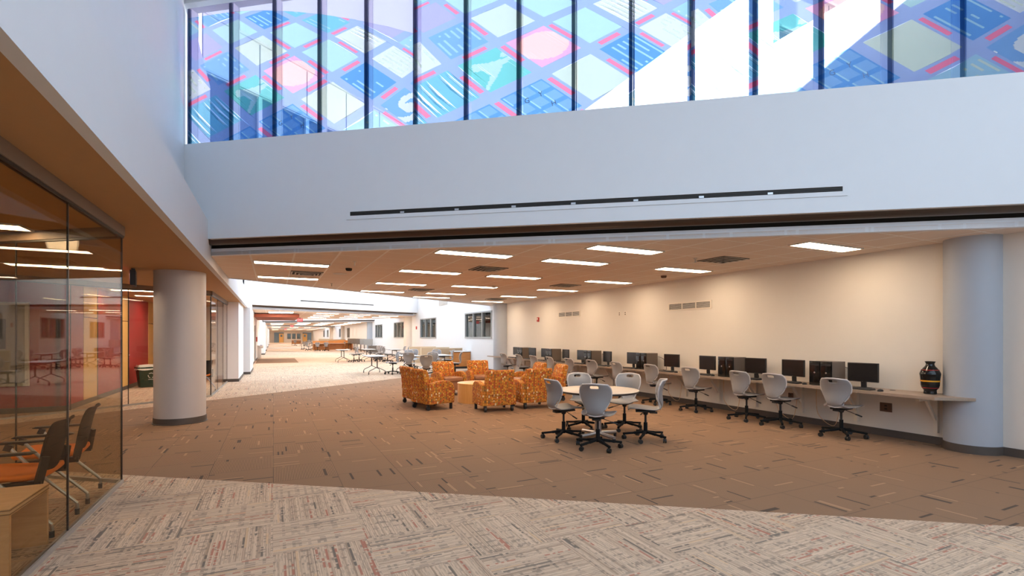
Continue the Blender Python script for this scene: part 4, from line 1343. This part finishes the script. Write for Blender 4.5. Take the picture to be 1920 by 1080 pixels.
outlet(9.35, 0.42, 'pale outlet under the counter behind the round table', M['plate'], 0.05, 0.06)
t = thing('fire_alarm', 'small red brown alarm on the white wall left of the first window', 'fire alarm', (XR, 32.3, 2.1))
MB().box(-0.05, 0, -0.07, 0.07, -0.1, 0.1).build('housing', M['redplastic'], t)
t = thing('wall_vent', 'pale grey vent high on the far white wall beyond the near ceiling', 'air vent', (XR, 26.6, 3.45))
MB().box(-0.03, 0, -0.75, 0.75, -0.16, 0.16).build('frame', M['vent'], t)
sl = MB()
for k in range(6): sl.box(-0.036, -0.03, -0.7, 0.7, -0.13 + k * 0.05, -0.11 + k * 0.05)
sl.build('slat', M['alu'], t)

# ================================================================== NEAR GLASS ROOM
def make_side_chair(label):
    """faces +y"""
    t = thing('side_chair', label, 'chair')
    bm_pts = [(.24, .455, .225), (.20, .475, .245), (.05, .465, .25), (-.12, .455, .245), (-.22, .47, .235)]
    S = lerp_pts(bm_pts, 12)
    b = bmesh.new(); g = []
    for (y, z, w) in S:
        g.append([b.verts.new((w * (-1 + k / 5), y, z + 0.012 * (-1 + k / 5) ** 2)) for k in range(11)])
    for i in range(12):
        for k in range(10): b.faces.new((g[i][k], g[i][k + 1], g[i + 1][k + 1], g[i + 1][k]))
    me = bpy.data.meshes.new('seat'); bmesh.ops.recalc_face_normals(b, faces=b.faces); b.to_mesh(me); b.free(); me.materials.append(M['orange'])
    o = bpy.data.objects.new('seat', me); COL.objects.link(o); o.parent = t
    bake(o, ('SOLIDIFY', dict(thickness=0.05, offset=0.0)), ('SUBSURF', dict(levels=1, render_levels=1)))
    bp = [(-.20, .46, .20), (-.225, .54, .225), (-.245, .66, .235), (-.27, .78, .225), (-.30, .865, .20), (-.33, .88, .185)]
    S = lerp_pts(bp, 14)
    b = bmesh.new(); g = []
    for (y, z, w) in S:
        g.append([b.verts.new((w * (-1 + k / 5), y + 0.035 * (-1 + k / 5) ** 2, z)) for k in range(11)])
    for i in range(14):
        for k in range(10): b.faces.new((g[i][k], g[i][k + 1], g[i + 1][k + 1], g[i + 1][k]))
    me = bpy.data.meshes.new('backrest'); bmesh.ops.recalc_face_normals(b, faces=b.faces); b.to_mesh(me); b.free(); me.materials.append(M['blacksoft'])
    o = bpy.data.objects.new('backrest', me); COL.objects.link(o); o.parent = t
    bake(o, ('SOLIDIFY', dict(thickness=0.016, offset=0.0)), ('SUBSURF', dict(levels=1, render_levels=1)))
    MB().bar((-.255, .20, .425), (-.255, -.22, .42), .03, .045).bar((.255, .20, .425), (.255, -.22, .42), .03, .045).bar((-.255, -.2, .42), (-.225, -.235, .62), .03, .05).bar((.255, -.2, .42), (.225, -.235, .62), .03, .05).bar((-.25, -.05, .425), (.25, -.05, .425), .05, .03).build('seat_frame', M['black'], t)
    for s in (-1, 1):
        lg = MB().tube(lerp_pts([(s * .275, .17, .645), (s * .275, -.02, .40), (s * .275, -.26, .13), (s * .275, -.285, .09), (s * .275, -.287, .03)], 20), 0.0135, 12).build('rear_leg', M['steel'], t)
        MB().tube([(s * .275, -.287, 0), (s * .275, -.287, .05)], 0.017, 12).build('foot', M['black'], lg)
        lg = MB().tube(lerp_pts([(s * .25, -.06, .43), (s * .25, .12, .20), (s * .25, .24, .10), (s * .25, .25, .03)], 16), 0.0125, 12).build('front_leg', M['steel'], t)
        MB().tube([(s * .25, .25, 0), (s * .25, .25, .05)], 0.016, 12).build('foot', M['black'], lg)
        MB().profx([(-.17, .655), (.20, .655), (.23, .662), (.20, .675), (-.17, .675), (-.20, .665)], s * .275 - .03, s * .275 + .03).bevel(.006, 1).bar((s * .275, .15, .65), (s * .275, .17, .60), .035, .05).build('armrest', M['black'], t)
    scale_tree(t, 1.0)
    return t
sc = make_side_chair('x')
sc.location = (-1.83, 5.27, 0); sc.rotation_euler = (0, 0, PI / 2); sc['label'] = 'black backed chair with an orange seat behind the glass, beside the wooden bench table'; sc['group'] = 'orange seated chairs behind glass'
dup(sc, (-1.86, 6.10, 0), PI / 2 + 0.08, 'black backed chair with an orange seat behind the glass, nearer the glass corner', 'orange seated chairs behind glass')
dup(sc, (-1.86, 16.2, 0), PI / 2 - 0.5, 'black backed chair with an orange seat in the far glass room, right of the column', 'orange seated chairs behind glass')
t = thing('bench_table', 'low pale plywood bench table at the bottom left behind the glass', 'table', (-1.52, 4.25, 0))
mb = MB().box(-1.0, 0, 0, 0.62, 0.405, 0.45)
mb.build('tabletop', M['ply'], t)
for k in range(3):
    MB().box(-1.0, 0.0015, -0.0015, 0.6215, 0.412 + k * 0.013, 0.417 + k * 0.013).build('ply_line', M['plydark'] if k != 1 else M['plyedge'], t)
MB().box(-1.0, -0.003, 0.0, 0.03, 0, 0.405).build('side_panel', M['ply'], t)
MB().box(-1.0, -0.003, 0.59, 0.62, 0, 0.405).build('side_panel', M['ply'], t)
MB().box(-0.24, -0.21, 0.03, 0.59, 0.0, 0.405).build('inner_panel', M['ply'], t)
t = thing('framed_board', 'dark board in a pale frame on the red wall, seen through the near glass', 'board', (-4.45, 13.29, 0.55))
MB().box(-1.05, -0.05, -0.03, 0, 0.05, 1.64).build('panel', M['board'], t)
MB().box(-1.1, 0, -0.045, 0, 0, 0.06).box(-1.1, 0, -0.045, 0, 1.63, 1.69).box(-1.1, -1.04, -0.045, 0, 0.06, 1.63).box(-0.06, 0, -0.045, 0, 0.06, 1.63).build('frame', M['whiteframe'], t)
MB().box(-0.95, -0.35, -0.036, -0.03, 0.75, 1.35).build('dark_sheet', M['darkroom'], t)
# bin
t = thing('recycling_bin', 'dark green recycling bin with a white liner in front of the red wall', 'bin', (-3.42, 18.5, 0), 0.4)
b = MB()
for z0, z1, s0, s1 in ((0, 0.62, 0.80, 1.0),):
    lo = [(-0.32 * s0, -0.2 * s0), (0.32 * s0, -0.2 * s0), (0.32 * s0, 0.2 * s0), (-0.32 * s0, 0.2 * s0)]
    vs = [b.bm.verts.new((x, y, 0)) for x, y in lo] + [b.bm.verts.new((x / s0, y / s0, 0.62)) for x, y in lo]
    b._faces(vs, ((0, 3, 2, 1), (0, 1, 5, 4), (1, 2, 6, 5), (2, 3, 7, 6), (3, 0, 4, 7)))
b.bevel(0.03, 2).build('body', M['bin'], t)
MB().box(-0.335, 0.335, -0.215, 0.215, 0.57, 0.615).build('rim', M['bin'], t)
ln = MB()
n = 36
top, low = [], []
for k in range(n):
    a = 2 * PI * k / n
    cx, cyy = max(-1, min(1, 1.35 * math.cos(a))), max(-1, min(1, 1.35 * math.sin(a)))
    top.append(ln.bm.verts.new((cx * 0.30, cyy * 0.185, 0.675 + 0.012 * math.sin(5 * a))))
    low.append(ln.bm.verts.new((cx * 0.345, cyy * 0.225, 0.55 - 0.03 * abs(math.sin(3 * a + 1)))))
for k in range(n):
    ln.bm.faces.new((low[k], low[(k + 1) % n], top[(k + 1) % n], top[k]))
ln.bm.faces.new(top)
ln.build('liner', M['liner'], t)
sg = MB()
for k in range(3):
    a = 2 * PI * k / 3 + PI / 2
    p = [(0.075 * math.cos(a + s), -0.196, 0.36 + 0.075 * math.sin(a + s)) for s in (-0.7, -0.1, 0.45)]
    sg.tube(p, 0.010, 6)
    e = p[-1]
    sg.bar(e, (0.075 * math.cos(a + 0.75), -0.196, 0.36 + 0.075 * math.sin(a + 0.75)), 0.03, 0.012)
sg.box(-0.07, 0.07, -0.196, -0.19, 0.235, 0.25)
sg.build('recycling_mark', M['paper'], t)
# cabinets at the back of the far glass room
t = thing('wall_cabinet', 'honey wood cupboard at the back of the far glass room, right of the column', 'cabinet', (-3.35, 22.4, 0))
MB().box(-0.45, 0.9, -0.3, 0.3, 0.10, 0.86).build('base_body', M['door'], t)
MB().box(-0.45, 0.9, -0.33, 0.32, 0.86, 0.90).build('worktop', M['laminate'], t)
MB().box(-0.44, 0.88, -0.25, 0.3, 0, 0.10).build('plinth', M['edge'], t)
MB().box(-0.45, 0.9, -0.05, 0.3, 1.40, 2.25).build('upper_body', M['door'], t)
for k in range(3):
    x = -0.45 + 0.45 * k
    d = MB().box(x + 0.01, x + 0.44, -0.32, -0.30, 0.12, 0.84).build('cupboard_door', M['door'], t)
    MB().tube([(x + 0.40, -0.345, 0.66), (x + 0.40, -0.345, 0.78)], 0.006, 8).build('pull', M['steel'], d)
    d = MB().box(x + 0.01, x + 0.44, -0.07, -0.05, 1.41, 2.24).build('cupboard_door', M['door'], t)
    MB().tube([(x + 0.40, -0.095, 1.46), (x + 0.40, -0.095, 1.58)], 0.006, 8).build('pull', M['steel'], d)

# ================================================================== THE HALL BEYOND
def make_flip_table(label):
    """long side along y"""
    t = thing('flip_table', label, 'table')
    MB().box(-0.36, 0.36, -0.80, 0.80, 0.715, 0.742).bevel(0.004, 1).build('tabletop', M['tabletop'], t)
    MB().box(-0.365, 0.365, -0.805, 0.805, 0.718, 0.737).build('edge_band', M['edge'], t)
    for s in (-1, 1):
        y = s * 0.62
        lg = MB()
        lg.tube([(0, y, 0.28), (0, y, 0.69)], 0.022, 12)
        lg.bar((-0.22, y, 0.70), (0.22, y, 0.70), 0.05, 0.03)
        for q in (-1, 1):
            lg.tube(lerp_pts([(0, y, 0.30), (q * 0.12, y + s * 0.0, 0.235), (q * 0.27, y, 0.165), (q * 0.325, y, 0.12), (q * 0.335, y, 0.05)], 12), 0.014, 8)
        L = lg.build('leg', M['edge'], t)
        for q in (-1, 1):
            MB().tube([(q * 0.335 - 0.014, y, 0.032), (q * 0.335 + 0.014, y, 0.032)], 0.032, 12).build('caster', M['caster'], L)
    MB().bar((0, -0.62, 0.66), (0, 0.62, 0.66), 0.04, 0.05).build('stretcher', M['black'], t)
    return t
ft = make_flip_table('x')
tabs = [(3.80, 21.0, 'white flip top table, nearest and leftmost of the tables in the hall'), (5.13, 20.7, 'white flip top table behind the two chairs left of the armchairs'),
        (6.55, 20.7, 'white flip top table in front of the wooden desk'), (3.76, 31.1, 'white flip top table, leftmost of the far row, nearest the walkway'),
        (5.35, 31.6, 'white flip top table in the middle of the far row'), (6.75, 30.6, 'white flip top table at the right of the far row, by the window wall')]
for k, (x, y, lab) in enumerate(tabs):
    if k == 0:
        ft.location = (x, y, 0); ft['label'] = lab; ft['group'] = 'flip top tables in the hall'
    else: dup(ft, (x, y, 0), 0, lab, 'flip top tables in the hall')
gch = 'chairs at the tables in the hall'
for x, y, a, lab in ((4.42, 20.35, -90, 'grey shell chair tucked at the right end of the nearest white table'),
                     (4.72, 16.5, 15, 'grey shell chair behind the armchairs, back to the camera, the nearer of two'),
                     (4.82, 19.2, 25, 'grey shell chair behind the left armchair, back to the camera, the farther of two'),
                     (5.7, 18.9, 190, 'pale grey shell chair facing the camera behind the ring of armchairs'),
                     (6.55, 18.75, -70, 'grey shell chair turned sideways left of the wooden desk'),
                     (6.9, 22.4, 200, 'grey shell chair beyond the table in front of the desk, left one'),
                     (7.2, 21.6, -80, 'grey shell chair beside the wooden desk, right of its table'),
                     (5.7, 22.5, 170, 'grey shell chair beyond the middle table, in front of the tan panels'),
                     (6.1, 23.4, 190, 'grey shell chair close to the tan panels on the left'),
                     (4.36, 30.7, -90, 'grey shell chair at the right side of the leftmost far table'),
                     (5.95, 32.2, -90, 'grey shell chair at the right of the middle far table, farther'),
                     (5.95, 31.0, -95, 'grey shell chair at the right of the middle far table, nearer'),
                     (4.75, 31.3, 90, 'grey shell chair at the left of the middle far table'),
                     (7.35, 31.3, -90, 'grey shell chair right of the far right table, farther'),
                     (7.35, 30.2, -86, 'grey shell chair right of the far right table, nearer'),
                     (6.18, 29.9, 90, 'grey shell chair left of the far right table'),
                     (6.4, 33.2, 180, 'grey shell chair behind the far right table against the wall')):
    put_chair(x, y, rad(a), lab, gch)
# cherry desk and cloth panels
t = thing('teacher_desk', 'cherry wood desk with a grey top against the white windowed wall', 'desk', (7.72, 22.3, 0))
MB().box(0, 0.86, 0, 0.62, 0.80, 0.84).build('desktop', M['tabletop'], t)
MB().box(0, 0.86, -0.004, 0.624, 0.78, 0.80).build('edge_band', M['edge'], t)
MB().box(0.03, 0.83, 0.02, 0.06, 0.10, 0.78).build('front_panel', M['deskwood'], t)
MB().box(0.0, 0.03, 0.02, 0.60, 0.0, 0.78).build('side_panel', M['deskwood'], t)
MB().box(0.83, 0.86, 0.02, 0.60, 0.0, 0.78).build('side_panel', M['deskwood'], t)
MB().box(0.03, 0.83, 0.04, 0.07, 0.0, 0.10).build('plinth', M['black'], t)
for k, (x0, x1, y, lab) in enumerate(((7.0, 8.5, 23.25, 'tan cloth panel nearest the desk, lowest in front'), (6.92, 8.47, 25.2, 'tan cloth panel second from the desk'), (6.81, 8.34, 27.2, 'tan cloth panel farthest back by the wall column'))):
    t = thing('partition_panel', lab, 'partition', (x0, y, 0), 0, 'tan cloth partition panels')
    W = x1 - x0
    MB().box(0.02, W - 0.02, -0.03, 0.03, 0.06, 0.94).build('cloth_panel', M['partition'], t)
    MB().box(0, W, -0.035, 0.035, 0.94, 0.965).box(0, 0.03, -0.035, 0.035, 0, 0.94).box(W - 0.03, W, -0.035, 0.035, 0, 0.94).build('frame', M['plyedge'], t)
# nested tables, folded, and a low cupboard
for k in range(6):
    t = thing('nesting_table', '%s of the folded grey tables nested along the far right wall, from the near end' % NUM[k], 'table', (8.05, 47.6 + k * 2.2, 0), 0.0, 'folded tables along the wall')
    MB().box(-0.42, 0.42, -0.02, 0.02, 0.72, 1.27).bevel(0.008, 1).build('tabletop', M['nestgrey'] if k > 1 else M['alu'], t)
    for s in (-1, 1):
        lg = MB().tube([(s * 0.32, 0.02, 0.78), (s * 0.32, 0.05, 0.30)], 0.022, 10).tube([(s * 0.32, -0.28, 0.08), (s * 0.32, 0.05, 0.30), (s * 0.32, 0.34, 0.08)], 0.018, 8).build('leg', M['edge'], t)
        for q in (-0.28, 0.34):
            MB().tube([(s * 0.32 - 0.014, q, 0.035), (s * 0.32 + 0.014, q, 0.035)], 0.035, 10).build('caster', M['caster'], lg)
t = thing('low_cupboard', 'low brown cupboard at the near end of the folded tables', 'cabinet', (8.1, 45.0, 0))
MB().box(-0.45, 0.45, -0.4, 0.4, 0.05, 0.66).build('body', M['nestgrey'], t)
MB().box(-0.47, 0.47, -0.42, 0.42, 0.66, 0.70).build('top', M['tower'], t)
MB().box(-0.43, 0.43, -0.38, 0.38, 0, 0.05).build('plinth', M['black'], t)
# far study desks with chairs
for k, (x, y, lab) in enumerate(((4.55, 55.6, 'orange wood study desk behind the two grey chairs far down the hall'), (6.2, 56.5, 'orange wood study desk right of its twin far down the hall'),
                                 (7.6, 60.5, 'orange wood study desk by the right wall far down the hall'), (3.9, 100.0, 'small orange wood desk near the end wall'))):
    t = thing('study_desk', lab, 'desk', (x, y, 0), 0, 'orange wood study desks')
    MB().box(-0.8, 0.8, -0.4, 0.4, 0.74, 0.78).build('desktop', M['laminate'] if k < 3 else M['deskwood'], t)
    MB().box(-0.78, 0.78, 0.30, 0.33, 0.08, 0.74).build('modesty_panel', M['deskwood'], t)
    MB().box(-0.8, -0.77, -0.38, 0.38, 0, 0.74).build('side_panel', M['deskwood'], t)
    MB().box(0.77, 0.8, -0.38, 0.38, 0, 0.74).build('side_panel', M['deskwood'], t)
    if k < 3: MB().box(-0.8, 0.8, 0.33, 0.36, 0.74, 1.05).build('screen_panel', M['deskwood'], t)
for x, y, a, lab in ((4.15, 54.9, 5, 'grey shell chair at the left of the far orange study desk'), (4.95, 54.8, -6, 'grey shell chair at the right of the far orange study desk'),
                     (7.3, 59.6, 10, 'grey shell chair at the study desk by the right wall'), (6.5, 58.2, 170, 'grey shell chair behind the second far study desk'), (3.4, 56.6, 60, 'grey shell chair left of the far study desks')):
    put_chair(x, y, rad(a), lab, 'chairs at the far study desks')
for k, (x, y) in enumerate(((3.6, 62.0), (5.3, 64.0), (3.4, 88.0), (5.4, 86.0), (6.8, 72.0))):
    dup(ft, (x, y, 0), PI / 2, 'white table far down the hall, %s beyond the orange study desks' % NUM[k], 'tables far down the hall')
for k, (x, y) in enumerate(((3.2, 61.2), (4.1, 61.2), (4.6, 63.2), (5.7, 63.0), (3.2, 87.2), (5.2, 85.2), (6.6, 71.2), (7.2, 71.2))):
    put_chair(x, y, rad(5 * (k % 3) - 5), 'grey shell chair far down the hall, %s beyond the orange study desks' % NUM[k], 'chairs far down the hall')
for k, (x0, y, lab) in enumerate(((6.4, 66.5, 'tan cloth panel far down the hall behind the study desks'), (6.2, 80.0, 'tan cloth panel farthest down the hall'))):
    t = thing('partition_panel', lab, 'partition', (x0, y, 0), 0, 'tan cloth partition panels')
    MB().box(0.02, 1.98, -0.03, 0.03, 0.06, 1.1).build('cloth_panel', M['partition'], t)
    MB().box(0, 2.0, -0.035, 0.035, 1.1, 1.125).build('frame', M['plyedge'], t)
# drinking fountain on the left wall
t = thing('drinking_fountain', 'white drinking fountain on the left wall past the side door', 'drinking fountain', (-0.98, 38.5, 0))
MB().profx([(-0.2, 0.0), (0.2, 0.0), (0.2, 0.9), (-0.2, 0.9)], 0, 0.10).build('back_panel', M['porcelain'], t)
MB().box(0.10, 0.36, -0.19, 0.19, 0.72, 0.90).bevel(0.04, 3).build('basin', M['porcelain'], t)
MB().prism([(0.10, -0.16), (0.24, -0.14), (0.24, 0.14), (0.10, 0.16)], 0.05, 0.72).bevel(0.03, 2).build('pedestal', M['porcelain'], t)
MB().box(0.16, 0.30, -0.12, 0.12, 0.90, 0.93).build('violet_top', M['purple'], t)
t = thing('wall_phone_box', 'small red call box on the left wall by the side door', 'call box', (-0.98, 35.6, 1.35))
MB().box(0, 0.07, -0.1, 0.1, -0.15, 0.15).build('housing', M['redplastic'], t)
MB().box(0.07, 0.08, -0.05, 0.05, -0.05, 0.08).build('face', M['plate'], t)
